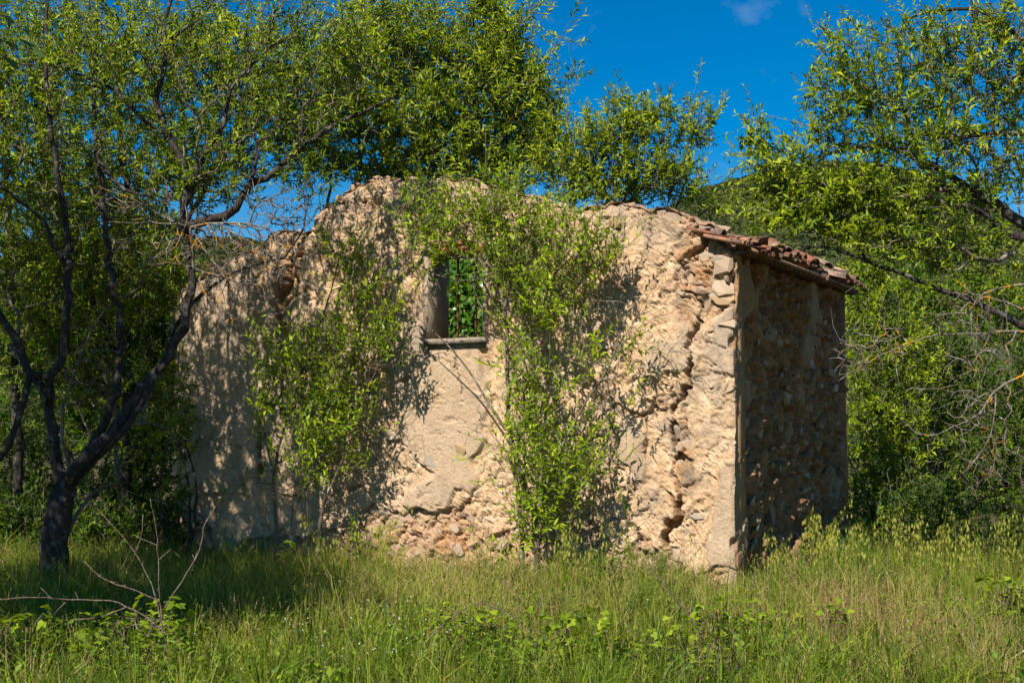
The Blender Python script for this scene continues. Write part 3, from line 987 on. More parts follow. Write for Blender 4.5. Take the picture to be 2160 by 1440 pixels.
# decking: mortar bed under the tiles
g = Geo()
prof = [(-0.75, 0.17), (0.02, -0.005), (0.16, -0.03)]
g.box(A + SW * 0.16 + zl * (EAVE + 0.02) - EW * 0.02, SW * (SIDE_L - 0.2), dn * 0.17, upn * 0.035, 0, 0.01)
g.box(A + SW * 0.40 + zl * (EAVE + 0.02) + EW * -0.04, SW * (SIDE_L - 0.42), -dn * 0.72, upn * 0.035, 0, 0.01)
roof = part('roof', g, MAT['tile'])
TILES = [tile_mesh(0.078, 0.064, 0.40, th=0.011), tile_mesh(0.074, 0.060, 0.28, th=0.011), tile_mesh(0.08, 0.07, 0.20, th=0.011)]
for t_ in TILES:
    t_.materials.append(MAT['tile'])


def put_tile(p, x, y, z, k, jit=0.03):
    o = bpy.data.objects.new('roof_tile', TILES[k])
    COL.objects.link(o)
    o.parent = roof
    Mx = Matrix((Vector(x), Vector(y), Vector(z))).transposed().to_4x4()
    e = Matrix.Rotation(rr.normal(0, jit), 4, 'X') @ Matrix.Rotation(rr.normal(0, jit), 4, 'Y') @ Matrix.Rotation(rr.normal(0, jit), 4, 'Z')
    o.matrix_local = Matrix.Translation(Vector(p - HO)) @ Mx @ e
    return o


npitch = int(SIDE_L / 0.185) + 1
for i in range(npitch):
    s_ = 0.10 + i * 0.185
    edge_p = A + SW * s_ + zl * (EAVE + 0.075) + dn * (0.25 + rr.normal(0, 0.045))
    sag = -0.03 * math.sin(i * 0.5) + rr.normal(0, 0.014)
    for crs in range(2):
        q = edge_p - dn * (0.34 * crs) + upn * (0.012 * crs + sag)
        if rr.random() > 0.14:      # channel tile, hollow side up
            put_tile(q + upn * 0.035, -dn, SW, -upn, 0)
        if rr.random() > 0.3 + 0.2 * crs:      # cover tile
            put_tile(q + SW * 0.0925 + upn * 0.045 - dn * rr.uniform(0, 0.12), -dn, -SW, upn, rr.integers(0, 2), 0.05)
    # corbel tile of the genoise under the eave
    put_tile(A + SW * (s_ + 0.05) + zl * (EAVE - 0.055) + EW * 0.135, -EW, -SW, zl, 2, 0.02)
# broken, displaced tiles on the eave
for k in range(22):
    s_ = rr.uniform(0.4, SIDE_L - 0.2)
    x = nrm(-dn + SW * rr.normal(0, 0.7) + zl * rr.normal(0, 0.15)); z_ = nrm(upn + rr.normal(0, 0.3, 3)); y = nrm(np.cross(z_, x)); z_ = np.cross(x, y)
    put_tile(A + SW * s_ + zl * (EAVE + 0.14 + rr.uniform(0, 0.05)) + dn * rr.uniform(-0.1, 0.25), x, y, z_, rr.integers(0, 3), 0.1)
# the flat slab of tile at the verge
g = Geo()
pv = A + SW * -0.09 + zl * (EAVE + 0.065) + dn * 0.22
g.box(pv, -dn * 0.52, SW * 0.22, upn * 0.028, 0, 0.006)
part('verge_tile', g, MAT['tile'], roof)
g = Geo()
g.box(pv - dn * 0.30 + upn * 0.035 + SW * 0.03, -dn * 0.34, SW * 0.2, upn * 0.028 + dn * 0.02, 0, 0.008)
part('verge_tile', g, MAT['tile'], roof)

# ------------------------------------------------------------------ trees
def catmull(P, step):
    P = np.asarray(P, float)
    Q = np.concatenate([[2 * P[0] - P[1]], P, [2 * P[-1] - P[-2]]])
    out = []
    for i in range(len(P) - 1):
        p0, p1, p2, p3 = Q[i:i + 4]
        k = max(1, int(np.linalg.norm(p2 - p1) / step))
        t = (np.arange(k) / k)[:, None]
        out.append(0.5 * (2 * p1 + (p2 - p0) * t + (2 * p0 - 5 * p1 + 4 * p2 - p3) * t ** 2 + (3 * p1 - p0 - 3 * p2 + p3) * t ** 3))
    out.append(P[-1:])
    return np.concatenate(out)


def in_blobs(blobs, rng):
    """blobs: (px, py, Y, rx px, ry px, depth m, count) -> target points"""
    out = []
    for px, py, Y, rx, ry, dy, n in blobs:
        c = at(px, py, Y); s = Y / F
        d = nrm(rng.normal(size=(n, 3))) * (rng.random((n, 1)) ** 0.4)
        soft = rng.random(n) < 0.4
        d[soft] = rng.normal(size=(int(soft.sum()), 3)) * 0.62
        out.append(c + d * np.array([rx * s, dy, ry * s]))
    return np.concatenate(out)


class Tree:
    def __init__(s, seed):
        s.rng = np.random.default_rng(seed)
        s.pos, s.par, s.rad, s.limb, s.pl = [], [], [], [], []
        s.shoots = []
        s.nl = 0

    def _add(s, p, par, r, limb):
        s.pos.append(p); s.par.append(par); s.rad.append(r); s.limb.append(limb)
        s.pl.append(0 if par < 0 else s.pl[par] + float(np.linalg.norm(p - s.pos[par])))
        return len(s.pos) - 1

    def limbs(s, L, wob=0.35):
        for pts, r0, r1 in L:
            P = catmull(pts, 0.13)
            k = len(P)
            R = r0 + (r1 - r0) * (np.arange(k) / max(1, k - 1)) ** 0.8
            P = P + s.rng.normal(size=P.shape) * np.minimum(R, 0.05)[:, None] * wob
            if s.pos:
                d = np.linalg.norm(np.array(s.pos) - P[0], axis=1)
                par = int(d.argmin())
            else:
                par = -1
            for p, r in zip(P, R):
                par = s._add(p, par, r, s.nl)
            s.nl += 1

    def grow(s, T, bf=0.4, seg=0.13, jit=0.2, up=0.15, shoot=(0.15, 0.38), supup=0.5):
        rng = s.rng
        T = np.asarray(T)
        n = len(T)
        N = np.array(s.pos); PL = np.array(s.pl)
        D = np.linalg.norm(T[:, None] - N[None], axis=2) + bf * PL[None]
        bi = D.argmin(1); bc = D[np.arange(n), bi]
        free = np.ones(n, bool)
        for _ in range(n):
            i = int(np.where(free, bc, 1e9).argmin())
            free[i] = False
            j = int(bi[i])
            p0, t = s.pos[j], T[i]
            d = float(np.linalg.norm(t - p0))
            k = max(1, int(math.ceil(d / seg)))
            ctrl = (p0 + t) / 2 + rng.normal(size=3) * d * jit + np.array([0, 0, up * d])
            new = []
            cur = j
            for q in range(1, k + 1):
                w = q / k
                p = (1 - w) ** 2 * p0 + 2 * w * (1 - w) * ctrl + w * w * t
                if q < k:
                    p = p + rng.normal(size=3) * 0.012
                cur = s._add(p, cur, None, -1); new.append(cur)
            dirv = t - ctrl
            dirv = dirv / (np.linalg.norm(dirv) + 1e-6) * 0.7 + rng.normal(size=3) * 0.4 + np.array([0, 0, supup])
            dirv /= np.linalg.norm(dirv)
            L = rng.uniform(*shoot) * (2.0 if rng.random() < 0.1 else 1.0)
            a = s._add(t + dirv * L * 0.5, cur, None, -1)
            b = s._add(t + dirv * L + rng.normal(size=3) * L * 0.12 + np.array([0, 0, 0.06 * L]), a, None, -1)
            s.shoots.append((s.pos[s.par[cur]] * 0.6 + t * 0.4, t, s.pos[a], s.pos[b]))
            if free.any():
                NP = np.array([s.pos[x] for x in new]); NPL = np.array([s.pl[x] for x in new])
                dd = np.linalg.norm(T[:, None] - NP[None], axis=2) + bf * NPL[None]
                m_ = dd.argmin(1); mc = dd[np.arange(n), m_]
                b_ = mc < bc
                bi[b_] = np.array(new)[m_[b_]]; bc[b_] = mc[b_]

    def wood(s, rtip=0.0032, pw=0.42):
        n = len(s.pos)
        tips = np.zeros(n); nch = np.zeros(n, int)
        for i in range(n - 1, -1, -1):
            if tips[i] == 0: tips[i] = 1
            if s.par[i] >= 0:
                tips[s.par[i]] += tips[i]; nch[s.par[i]] += 1
        R = rtip * tips ** pw
        heavy = [-1] * n
        for i in range(n):
            p = s.par[i]
            if p < 0: continue
            h = heavy[p]
            same = s.limb[i] >= 0 and s.limb[i] == s.limb[p]
            if h < 0 or same or (not (s.limb[h] >= 0 and s.limb[h] == s.limb[p]) and tips[i] > tips[h]):
                heavy[p] = i
        for i in range(n):
            if s.rad[i] is not None: R[i] = s.rad[i]
            elif s.par[i] >= 0: R[i] = min(R[i], R[s.par[i]] * 0.95)
        P = np.array(s.pos)
        limb_geo = {}
        tw = Geo()
        for i in range(n):
            p = s.par[i]
            if p >= 0 and heavy[p] == i: continue
            ch = [p, i] if p >= 0 else [i]
            j = i
            while heavy[j] >= 0:
                j = heavy[j]; ch.append(j)
            if len(ch) < 2: continue
            rad = R[ch].copy()
            if p >= 0: rad[0] = min(rad[0], rad[1] * 1.25)
            li = s.limb[i]
            g = limb_geo.setdefault(li, Geo()) if li >= 0 else tw
            sides = 9 if rad[0] > 0.06 else 6 if rad[0] > 0.02 else 4 if rad[0] > 0.008 else 3
            g.tube(P[ch], rad, sides, cap=False)
        return limb_geo, tw

    def leaves(s, per, size, wr=0.30, detail=False, ang=(0.6, 1.15), upn=0.7, var0=0.45, vs=0.27, curl=(0.05, 0.3), density=None):
        rng = s.rng
        S = np.array(s.shoots)                       # m,4,3
        m_ = len(S)
        k = per
        t = (np.arange(k)[None, :] + rng.random((m_, k))) / k * 3
        i0 = np.minimum(t.astype(int), 2); f = (t - i0)[..., None]
        ar = np.arange(m_)[:, None]
        a, b = S[ar, i0], S[ar, i0 + 1]
        P = a * (1 - f) + b * f
        tan = nrm(b - a)
        phi = np.arange(k)[None] * 2.4 + rng.random((m_, 1)) * 6.28 + rng.normal(0, 0.4, (m_, k))
        ref = nrm(np.cross(tan, rng.normal(size=(m_, 1, 3))))
        r2 = np.cross(tan, ref)
        rad = np.cos(phi)[..., None] * ref + np.sin(phi)[..., None] * r2
        an = rng.uniform(*ang, (m_, k, 1)) * (1.05 - 0.25 * t[..., None] / 3)
        D = nrm(tan * np.cos(an) + rad * np.sin(an) + rng.normal(size=P.shape) * 0.15)
        N = nrm(tan * 0.4 + np.array([0, 0, upn * 0.7]) + np.array(sun_dir) * 0.5 + rng.normal(size=P.shape) * 0.42)
        L = rng.uniform(*size, (m_, k)) * rng.uniform(0.75, 1.25, (m_, 1)) * (0.75 + 0.35 * np.sin(np.clip(t / 3, 0, 1) * 2.6))
        var = np.clip(var0 + rng.normal(0, vs * 0.8, (m_, 1)) + rng.normal(0, vs * 0.6, (m_, k)) + 0.14 * (t / 3 - 0.5), 0, 1)
        sel = np.ones((m_, k), bool) if density is None else rng.random((m_, k)) < density(P)
        P, D, N, L, var = P[sel], D[sel], N[sel], L[sel], var[sel]
        cu = rng.uniform(*curl, len(P))
        V, T, q = leaf_geo(P, D, N, L, L * wr * rng.uniform(0.8, 1.2, len(P)), cu[:, None], 0.22, detail)
        return V, T, np.repeat(var, q)


def build_tree(name, label, cat, base, limbs, blobs, seed, per=18, size=(0.05, 0.085), leafmat='almond', group=None, dead=None, barkm='bark', twigm='twig',
               rtip=0.0032, wr=0.30, bf=0.4, var0=0.45, vs=0.27, detail=False, upn=0.7, shoot=(0.15, 0.38), supup=0.5, wob=0.35, jit=0.2, pw=0.42, clear=None):
    root = thing(name, base, label, cat, group)
    B = np.array(base)
    t = Tree(seed)
    t.limbs(limbs, wob)
    T0 = in_blobs(blobs, t.rng)
    if clear is not None:
        T0 = T0[[not clear(p) or t.rng.random() < 0.3 for p in T0]]
    t.grow(T0, bf=bf, shoot=shoot, supup=supup, jit=jit)
    lg, tw = t.wood(rtip, pw)
    for li in sorted(lg):
        obj('trunk' if li == 0 else 'limb', lg[li].mesh('trunk' if li == 0 else 'limb', True, B), MAT[barkm], root)
    if tw.n:
        obj('twigs', tw.mesh('twigs', True, B), MAT[twigm], root)
    V, T, var = t.leaves(per, size, wr, detail, var0=var0, vs=vs, upn=upn)
    obj('crown', tri_mesh('crown', V - B, T, {'var': var}), MAT[leafmat], root)
    for k, (dl, db) in enumerate(dead or []):
        q = Tree(seed + 500 + k)
        q.limbs(dl, 0.8)
        q.grow(in_blobs(db, q.rng), bf=0.3, shoot=(0.04, 0.16), supup=-0.1, jit=0.35, up=0.05)
        lg, tw = q.wood(0.0036, 0.36)
        g = Geo()
        for x in list(lg.values()) + [tw]:
            if x.n:
                g.add(np.concatenate(x.V), np.concatenate(x.T))
        obj('dead_branch', g.mesh('dead_branch', True, B), MAT['dead'], root)
    return root


def pts(Y, *p):
    """pixels (and a depth that may change on the way) to points"""
    out = []
    for q in p:
        if len(q) == 3: Y = q[2]
        out.append(at(q[0], q[1], Y))
    return np.array(out)


def foot(px, Y, p2):
    return [ground_at(px, Y) - np.array([0, 0, 0.12])] + list(p2)


def wy(px, out):
    return float(front(px, 900, out)[1])


def hug(L, out):
    """blobs set OUT metres before the front wall"""
    return [(b[0], b[1], wy(b[0], out), *b[3:]) for b in L]


def hpts(out, *p):
    return np.array([front(q[0], q[1], q[2] if len(q) > 2 else out) for q in p])


# --- big old almond at the left
LT = [
    (foot(112, 14.2, pts(14.2, (116, 1200), (118, 1120), (135, 1035), (150, 1000))), 0.175, 0.135),
    (pts(14.2, (140, 1025), (185, 962, 14.1), (250, 892, 14.2), (312, 802, 14.3), (372, 722, 14.4), (398, 640), (404, 560, 14.5), (388, 450), (395, 370), (362, 292, 14.6), (330, 225), (345, 150), (345, 60, 14.7), (372, -40)), 0.075, 0.02),
    (pts(14.2, (150, 1005), (205, 965), (268, 895), (330, 800, 14.3), (372, 690, 14.4), (450, 600, 14.6), (530, 560), (600, 545)), 0.06, 0.012),
    (pts(14.5, (392, 480), (440, 466, 14.5), (500, 442), (520, 397), (562, 370), (622, 322), (690, 272), (760, 240, 14.4), (830, 205)), 0.06, 0.014),
    (pts(14.5, (396, 430), (425, 335), (468, 262), (486, 190), (535, 132), (575, 95, 14.5)), 0.05, 0.012),
    (pts(14.5, (520, 395), (545, 330), (515, 240), (505, 180)), 0.024, 0.008),
    (pts(14.2, (128, 1040), (112, 930), (98, 840), (62, 780), (24, 695), (-30, 630)), 0.07, 0.035),
    (pts(14.1, (100, 850), (128, 740), (142, 620), (140, 500, 14.5), (122, 360), (98, 220), (100, 60), (90, -60)), 0.058, 0.018),
    (pts(14.4, (180, 970), (245, 830), (250, 700), (238, 600), (222, 470, 14.7), (205, 330), (200, 180), (206, 40)), 0.06, 0.02),
    (pts(14.6, (205, 340), (225, 360), (262, 400), (330, 420)), 0.03, 0.01),
    (pts(13.8, (62, 790), (40, 880), (5, 960), (-40, 1000)), 0.045, 0.03),
    (pts(14.4, (140, 560), (90, 470), (40, 420), (-30, 380)), 0.035, 0.015),
    (pts(14.6, (362, 295), (300, 250), (240, 190), (150, 150)), 0.03, 0.01),
    (pts(14.4, (622, 322), (640, 250), (620, 150), (650, 60)), 0.022, 0.008),
    (pts(14.7, (345, 90), (420, 40), (470, -30)), 0.025, 0.01),
]
LB = [(330, 110, 14.6, 260, 130, 0.9, 198), (560, 160, 14.4, 130, 110, 0.7, 63), (660, 90, 14.4, 130, 90, 0.6, 75), (110, 120, 14.6, 170, 140, 1.0, 152),
      (90, 330, 15.0, 140, 130, 0.9, 199), (290, 290, 14.7, 150, 100, 0.7, 105), (460, 360, 14.6, 120, 80, 0.5, 65), (620, 260, 14.4, 110, 60, 0.5, 39),
      (640, 380, 14.5, 60, 60, 0.4, 23), (70, 520, 15.4, 100, 120, 0.7, 147), (250, 500, 15.3, 130, 110, 0.6, 78), (350, 860, 15.1, 60, 110, 0.4, 65),
      (180, 640, 15.5, 120, 120, 0.5, 112), (330, 590, 15.4, 70, 80, 0.4, 75), (40, 720, 15.5, 80, 110, 0.5, 70), (740, 150, 14.3, 70, 90, 0.4, 58), (290, 980, 15.7, 60, 80, 0.3, 26)]
DEAD_L = [
    ([(pts(14.4, (392, 480), (330, 450), (270, 415), (225, 400)), 0.016, 0.005), (pts(14.3, (380, 470), (300, 470), (210, 468)), 0.013, 0.004),
      (pts(14.3, (395, 470), (370, 520), (300, 560), (250, 600)), 0.014, 0.004)],
     [(300, 430, 14.3, 110, 50, 0.3, 68), (330, 530, 14.3, 100, 50, 0.3, 68)]),
    ([(pts(14.3, (400, 480), (470, 470), (560, 480), (620, 530)), 0.018, 0.005), (pts(14.4, (404, 560), (480, 590), (560, 600)), 0.02, 0.005),
      (pts(14.3, (420, 590), (470, 680), (520, 740)), 0.012, 0.004)],
     [(480, 520, 14.3, 90, 60, 0.4, 136), (590, 540, 14.2, 70, 60, 0.3, 102), (500, 620, 14.4, 80, 60, 0.3, 68), (590, 440, 14.2, 80, 50, 0.3, 102)]),
    ([(pts(14.5, (150, 1000), (130, 880), (170, 760), (215, 660), (290, 610)), 0.02, 0.008)], [(200, 760, 14.5, 80, 100, 0.4, 51), (420, 780, 14.6, 60, 60, 0.3, 23)]),
]
build_tree('almond_tree', 'big old almond with dark forked trunk and bare lichened branches left of the house', 'tree', ground_at(112, 14.2), LT, LB, 31, per=16, dead=DEAD_L, var0=0.5, size=(0.055, 0.09))

# --- second almond close behind it
ST = [
    (foot(262, 18.2, pts(18.2, (262, 1000), (270, 800), (262, 600), (270, 420), (250, 260), (255, 100))), 0.10, 0.03),
    (pts(18.2, (268, 780), (190, 620), (130, 470), (90, 300), (60, 120)), 0.06, 0.02),
    (pts(18.2, (266, 700), (340, 560), (420, 420), (480, 300), (520, 200)), 0.055, 0.015),
    (foot(40, 18.0, pts(18.0, (40, 1000), (30, 800), (20, 600), (10, 350), (0, 150))), 0.08, 0.03),
]
SB = [(260, 130, 18.2, 230, 130, 1.0, 412), (60, 220, 18.0, 140, 190, 1.0, 412), (130, 450, 18.0, 160, 130, 1.0, 375), (330, 360, 18.2, 150, 130, 0.9, 287), (300, 580, 18.2, 110, 120, 0.8, 275), (60, 680, 18.0, 110, 130, 0.8, 275),
      (520, 230, 18.2, 110, 120, 0.8, 187), (210, 760, 18.2, 110, 110, 0.7, 212), (340, 780, 18.3, 50, 120, 0.5, 137), (620, 150, 18.6, 130, 130, 0.8, 230), (450, 120, 18.4, 150, 120, 0.8, 230), (640, 300, 18.8, 80, 80, 0.6, 110), (450, 330, 18.5, 110, 90, 0.7, 130)]
build_tree('almond_tree', 'shaded almond close behind the big old one, its leaves filling the gaps', 'tree', ground_at(262, 18.2), ST, SB, 38, per=17, size=(0.07, 0.105), var0=0.40, rtip=0.004)

# --- third almond beyond the left edge, its branch tips in view
ET = [
    (foot(-560, 15.6, [np.array([-9.2, 15.6, 1.4]), np.array([-9.0, 15.5, 3.0]), np.array([-8.7, 15.4, 5.0]), np.array([-8.6, 15.3, 7.0])]), 0.16, 0.04),
    ([np.array([-9.0, 15.5, 2.8]), np.array([-7.6, 15.4, 4.2]), np.array([-6.4, 15.3, 5.2])], 0.07, 0.015),
    ([np.array([-8.9, 15.5, 3.4]), np.array([-8.2, 16.4, 5.2]), np.array([-7.6, 17.2, 6.4])], 0.06, 0.015),
]
EB = [(-420, 180, 15.4, 330, 330, 1.8, 620), (-140, 160, 15.3, 170, 230, 1.0, 260), (-160, 480, 15.6, 160, 130, 0.8, 120)]
build_tree('almond_tree', 'almond at the left edge with only its outer leaf sprays in view', 'tree', ground_at(-560, 15.6), ET, EB, 39, per=12, size=(0.08, 0.12), var0=0.35, wr=0.36)

# --- dense almond behind the gable
CT = [
    (foot(1012, 20.6, pts(20.6, (1012, 900), (1015, 600), (1016, 420), (1018, 340), (1010, 260), (1000, 180), (1010, 80))), 0.13, 0.03),
    (pts(20.6, (1016, 520), (960, 400), (900, 300), (860, 200), (830, 90)), 0.06, 0.015),
    (pts(20.6, (1017, 470), (1060, 360), (1100, 270), (1150, 220)), 0.05, 0.012),
    (foot(762, 20.2, pts(20.2, (762, 700), (756, 450), (760, 330), (750, 240), (770, 130))), 0.08, 0.02),
    (foot(705, 20.0, pts(20.0, (700, 700), (690, 450), (700, 380), (690, 300))), 0.05, 0.02),
]
CB = [(960, 170, 20.3, 170, 140, 0.9, 620), (1060, 110, 20.3, 60, 90, 0.6, 170), (830, 70, 20.2, 120, 90, 0.9, 300), (900, 270, 20.1, 160, 80, 0.9, 340), (1090, 210, 20.3, 75, 90, 0.6, 190),
      (760, 190, 20.2, 90, 120, 0.8, 250), (1150, 225, 20.3, 45, 40, 0.3, 30), (1060, 340, 20.5, 110, 60, 0.6, 170), (830, 350, 20.2, 130, 40, 0.6, 170), (700, 290, 20.0, 80, 90, 0.6, 120), (1020, 30, 20.3, 50, 40, 0.4, 80), (1130, 300, 20.4, 60, 70, 0.5, 70), (960, 370, 20.3, 120, 40, 0.5, 110), (640, 180, 20.0, 80, 110, 0.6, 90)]
build_tree('almond_tree', 'dense bright green almond tree rising behind the gable of the house', 'tree', ground_at(1012, 20.6), CT, CB, 32, per=17, size=(0.075, 0.115), var0=0.62, rtip=0.004, shoot=(0.2, 0.45))

# --- smaller almond behind the right half of the wall
RT = [
    (foot(1310, 19.6, pts(19.6, (1310, 800), (1312, 500), (1316, 430), (1325, 370), (1300, 300))), 0.07, 0.012),
    (pts(19.6, (1312, 460), (1260, 380), (1210, 340)), 0.035, 0.01),
    (pts(19.6, (1314, 440), (1370, 370), (1390, 300), (1385, 240)), 0.03, 0.008),
    (foot(1410, 19.8, pts(19.8, (1410, 700), (1408, 480), (1415, 390), (1450, 330), (1500, 265))), 0.03, 0.006),
    (pts(19.8, (1408, 480), (1440, 400), (1460, 300), (1466, 225)), 0.022, 0.006),
    (pts(19.8, (1409, 520), (1470, 460), (1520, 420)), 0.018, 0.005),
]
RB = [(1290, 290, 19.6, 85, 60, 0.6, 150), (1330, 240, 19.6, 50, 40, 0.4, 40), (1200, 350, 19.6, 80, 70, 0.5, 130), (1310, 370, 19.6, 120, 50, 0.6, 150), (1390, 280, 19.6, 40, 70, 0.4, 60), (1400, 400, 19.7, 80, 45, 0.4, 80),
      (1462, 280, 19.8, 40, 60, 0.3, 45), (1500, 262, 19.8, 10, 10, 0.1, 5), (1170, 300, 19.6, 30, 40, 0.3, 25), (1440, 380, 19.8, 40, 50, 0.3, 30), (1510, 430, 19.8, 40, 25, 0.3, 18), (1240, 420, 19.5, 110, 25, 0.5, 70)]
build_tree('almond_tree', 'smaller almond with thin upright shoots behind the right half of the wall top', 'tree', ground_at(1310, 19.6), RT, RB, 33, per=16, size=(0.07, 0.11), var0=0.62, rtip=0.004, supup=0.9)

# --- young almond before the window
YT = [
    (foot(1132, wy(1132, 0.55), hpts(0.6, (1134, 1160), (1126, 1085), (1096, 1000), (1080, 930), (1072, 820), (1068, 700), (1060, 625), (1022, 560), (978, 512), (945, 440))), 0.045, 0.008),
    (foot(1105, wy(1105, 0.55), hpts(0.6, (1100, 1130), (1088, 1010), (1070, 960))), 0.035, 0.02),
    (hpts(0.6, (1066, 905), (1030, 850), (1000, 800), (958, 742), (905, 690), (870, 660)), 0.016, 0.005),
    (hpts(0.6, (1130, 1090), (1172, 970), (1226, 862), (1285, 772), (1312, 690), (1340, 640)), 0.02, 0.005),
    (hpts(0.6, (1070, 760), (1120, 690), (1180, 620), (1235, 545)), 0.018, 0.005),
    (hpts(0.6, (1064, 660), (1075, 560), (1062, 480), (1050, 410)), 0.018, 0.005),
    (hpts(0.6, (1300, 735), (1330, 690), (1370, 620), (1400, 580)), 0.007, 0.003),
    (hpts(0.6, (1040, 590), (960, 590), (900, 570), (860, 540)), 0.012, 0.004),
]
YB = [(1090, 800, 14.1, 40, 70, 0.2, 18), (1100, 660, 14.1, 45, 60, 0.2, 22), (1105, 930, 14.1, 50, 50, 0.2, 22), (900, 440, 14.2, 80, 60, 0.3, 54), (1050, 430, 14.2, 80, 60, 0.35, 84), (990, 500, 14.1, 110, 70, 0.35, 96), (1090, 570, 14.1, 100, 70, 0.35, 92), (1235, 530, 14.1, 75, 55, 0.3, 64), (1180, 630, 14.1, 80, 60, 0.3, 57),
      (890, 590, 14.1, 60, 70, 0.25, 14), (1020, 640, 14.0, 60, 50, 0.25, 6), (1090, 720, 14.1, 40, 60, 0.2, 14), (1150, 800, 14.1, 60, 60, 0.25, 22), (1270, 750, 14.1, 80, 70, 0.25, 23), (1120, 880, 14.0, 60, 60, 0.25, 38),
      (1160, 980, 14.0, 95, 85, 0.35, 108), (1130, 1090, 14.0, 65, 60, 0.3, 61), (1235, 1010, 14.0, 45, 60, 0.25, 30), (1150, 480, 14.2, 60, 50, 0.3, 30)]
DEAD_Y = [([(hpts(0.6, (1300, 740), (1330, 700), (1345, 650)), 0.006, 0.003)], [(1370, 650, wy(1370, 0.6), 50, 60, 0.2, 26), (1290, 800, wy(1290, 0.6), 70, 60, 0.2, 16)]),
          ([(hpts(0.6, (1075, 960), (1040, 920), (1000, 850)), 0.006, 0.003)], [(1000, 880, wy(1000, 0.6), 40, 50, 0.2, 10)])]
def before_window(p):
    px, py = 1080 + p[0] / p[1] * F, 920 - (p[2] - CAMZ) / p[1] * F
    return 885 < px < 1030 and 545 < py < 735


build_tree('young_almond', 'slender young almond growing up in front of the barred window', 'tree', ground_at(1130, wy(1130, 0.55)), YT, hug(YB, 0.6), 34, per=17, size=(0.055, 0.09), leafmat='almond2', barkm='twig', dead=DEAD_Y, var0=0.55, bf=0.3, detail=True, supup=0.9, shoot=(0.18, 0.45), clear=before_window)

# --- young almond to the left of the window
ZT = [
    (foot(585, wy(585, 0.7), hpts(0.6, (583, 1110), (578, 1000), (600, 900), (640, 780), (690, 640), (722, 520))), 0.03, 0.006),
    (foot(668, wy(668, 0.7), hpts(0.6, (672, 1130), (690, 1000), (682, 900), (720, 800), (762, 680), (792, 560))), 0.032, 0.006),
    (hpts(0.6, (684, 1060), (730, 950), (785, 800), (832, 700)), 0.014, 0.005),
    (hpts(0.6, (580, 1020), (560, 930), (545, 860), (540, 780)), 0.012, 0.004),
    (foot(655, wy(655, 0.7), hpts(0.6, (650, 1100), (640, 960), (630, 850))), 0.016, 0.006),
    (foot(600, wy(600, 0.7), hpts(0.6, (612, 1120), (625, 1000), (650, 900))), 0.012, 0.005),
    (hpts(0.6, (640, 790), (610, 720), (590, 690)), 0.01, 0.004),
]
ZB = [(600, 760, 15.3, 60, 70, 0.3, 63), (680, 790, 15.2, 90, 100, 0.35, 106), (770, 700, 15.2, 75, 60, 0.3, 59), (640, 890, 15.2, 95, 90, 0.3, 92), (720, 890, 15.2, 80, 80, 0.3, 59), (735, 570, 15.3, 45, 60, 0.25, 39),
      (760, 630, 15.2, 40, 40, 0.2, 17), (560, 850, wy(560, 0.6), 40, 50, 0.2, 25), (690, 990, 15.2, 80, 50, 0.25, 35), (820, 715, 15.2, 35, 60, 0.2, 19), (610, 1000, 15.2, 60, 60, 0.2, 12), (705, 530, 15.3, 25, 25, 0.2, 8), (500, 1040, 15.4, 30, 50, 0.2, 4)]
build_tree('young_almond', 'bushy many-stemmed young almond against the wall to the left of the window', 'tree', ground_at(625, wy(625, 0.7)), ZT, hug(ZB, 0.65), 35, per=14, size=(0.06, 0.095), leafmat='almond2', barkm='twig', var0=0.58, bf=0.3, detail=True, supup=1.0, shoot=(0.18, 0.45),
           dead=[([(hpts(0.6, (590, 1180), (560, 1080), (540, 980)), 0.006, 0.003)], [(560, 1040, wy(560, 0.6), 40, 80, 0.2, 14)]), ([(hpts(0.6, (770, 800), (790, 660), (830, 560)), 0.007, 0.003)], [(800, 640, wy(800, 0.6), 50, 80, 0.2, 20)])])

# --- old almond leaning in from the right
QT = [
    (foot(2420, 13.2, pts(13.2, (2400, 1000), (2360, 760), (2310, 600), (2250, 520))), 0.20, 0.11),
    (pts(13.2, (2250, 520), (2150, 465), (2050, 402), (1968, 350), (1900, 318), (1820, 308), (1730, 330)), 0.075, 0.012),
    (pts(13.2, (2260, 540), (2120, 480), (2030, 420), (1975, 375), (1930, 300), (1900, 210)), 0.06, 0.012),
    (pts(13.1, (2270, 560), (2200, 690), (2060, 640), (1968, 608), (1908, 578), (1830, 552), (1742, 522), (1690, 520)), 0.055, 0.01),
    (pts(13.1, (2280, 540), (2230, 300), (2180, 120), (2080, 30), (1990, 20), (1910, 40)), 0.07, 0.01),
    (pts(13.0, (2170, 130), (2090, 260), (2040, 285), (2000, 370), (1970, 400)), 0.024, 0.006),
    (pts(13.0, (2230, 300), (2120, 280), (2000, 290), (1880, 250), (1800, 180), (1770, 120)), 0.03, 0.006),
    (pts(13.1, (1900, 318), (1840, 360), (1740, 390), (1650, 360), (1600, 290)), 0.016, 0.005),
    (pts(13.1, (1830, 555), (1780, 480), (1700, 440), (1620, 400)), 0.016, 0.005),
    (pts(13.0, (2060, 30), (2050, 70), (1990, 120), (1920, 140), (1850, 155)), 0.02, 0.005),
]
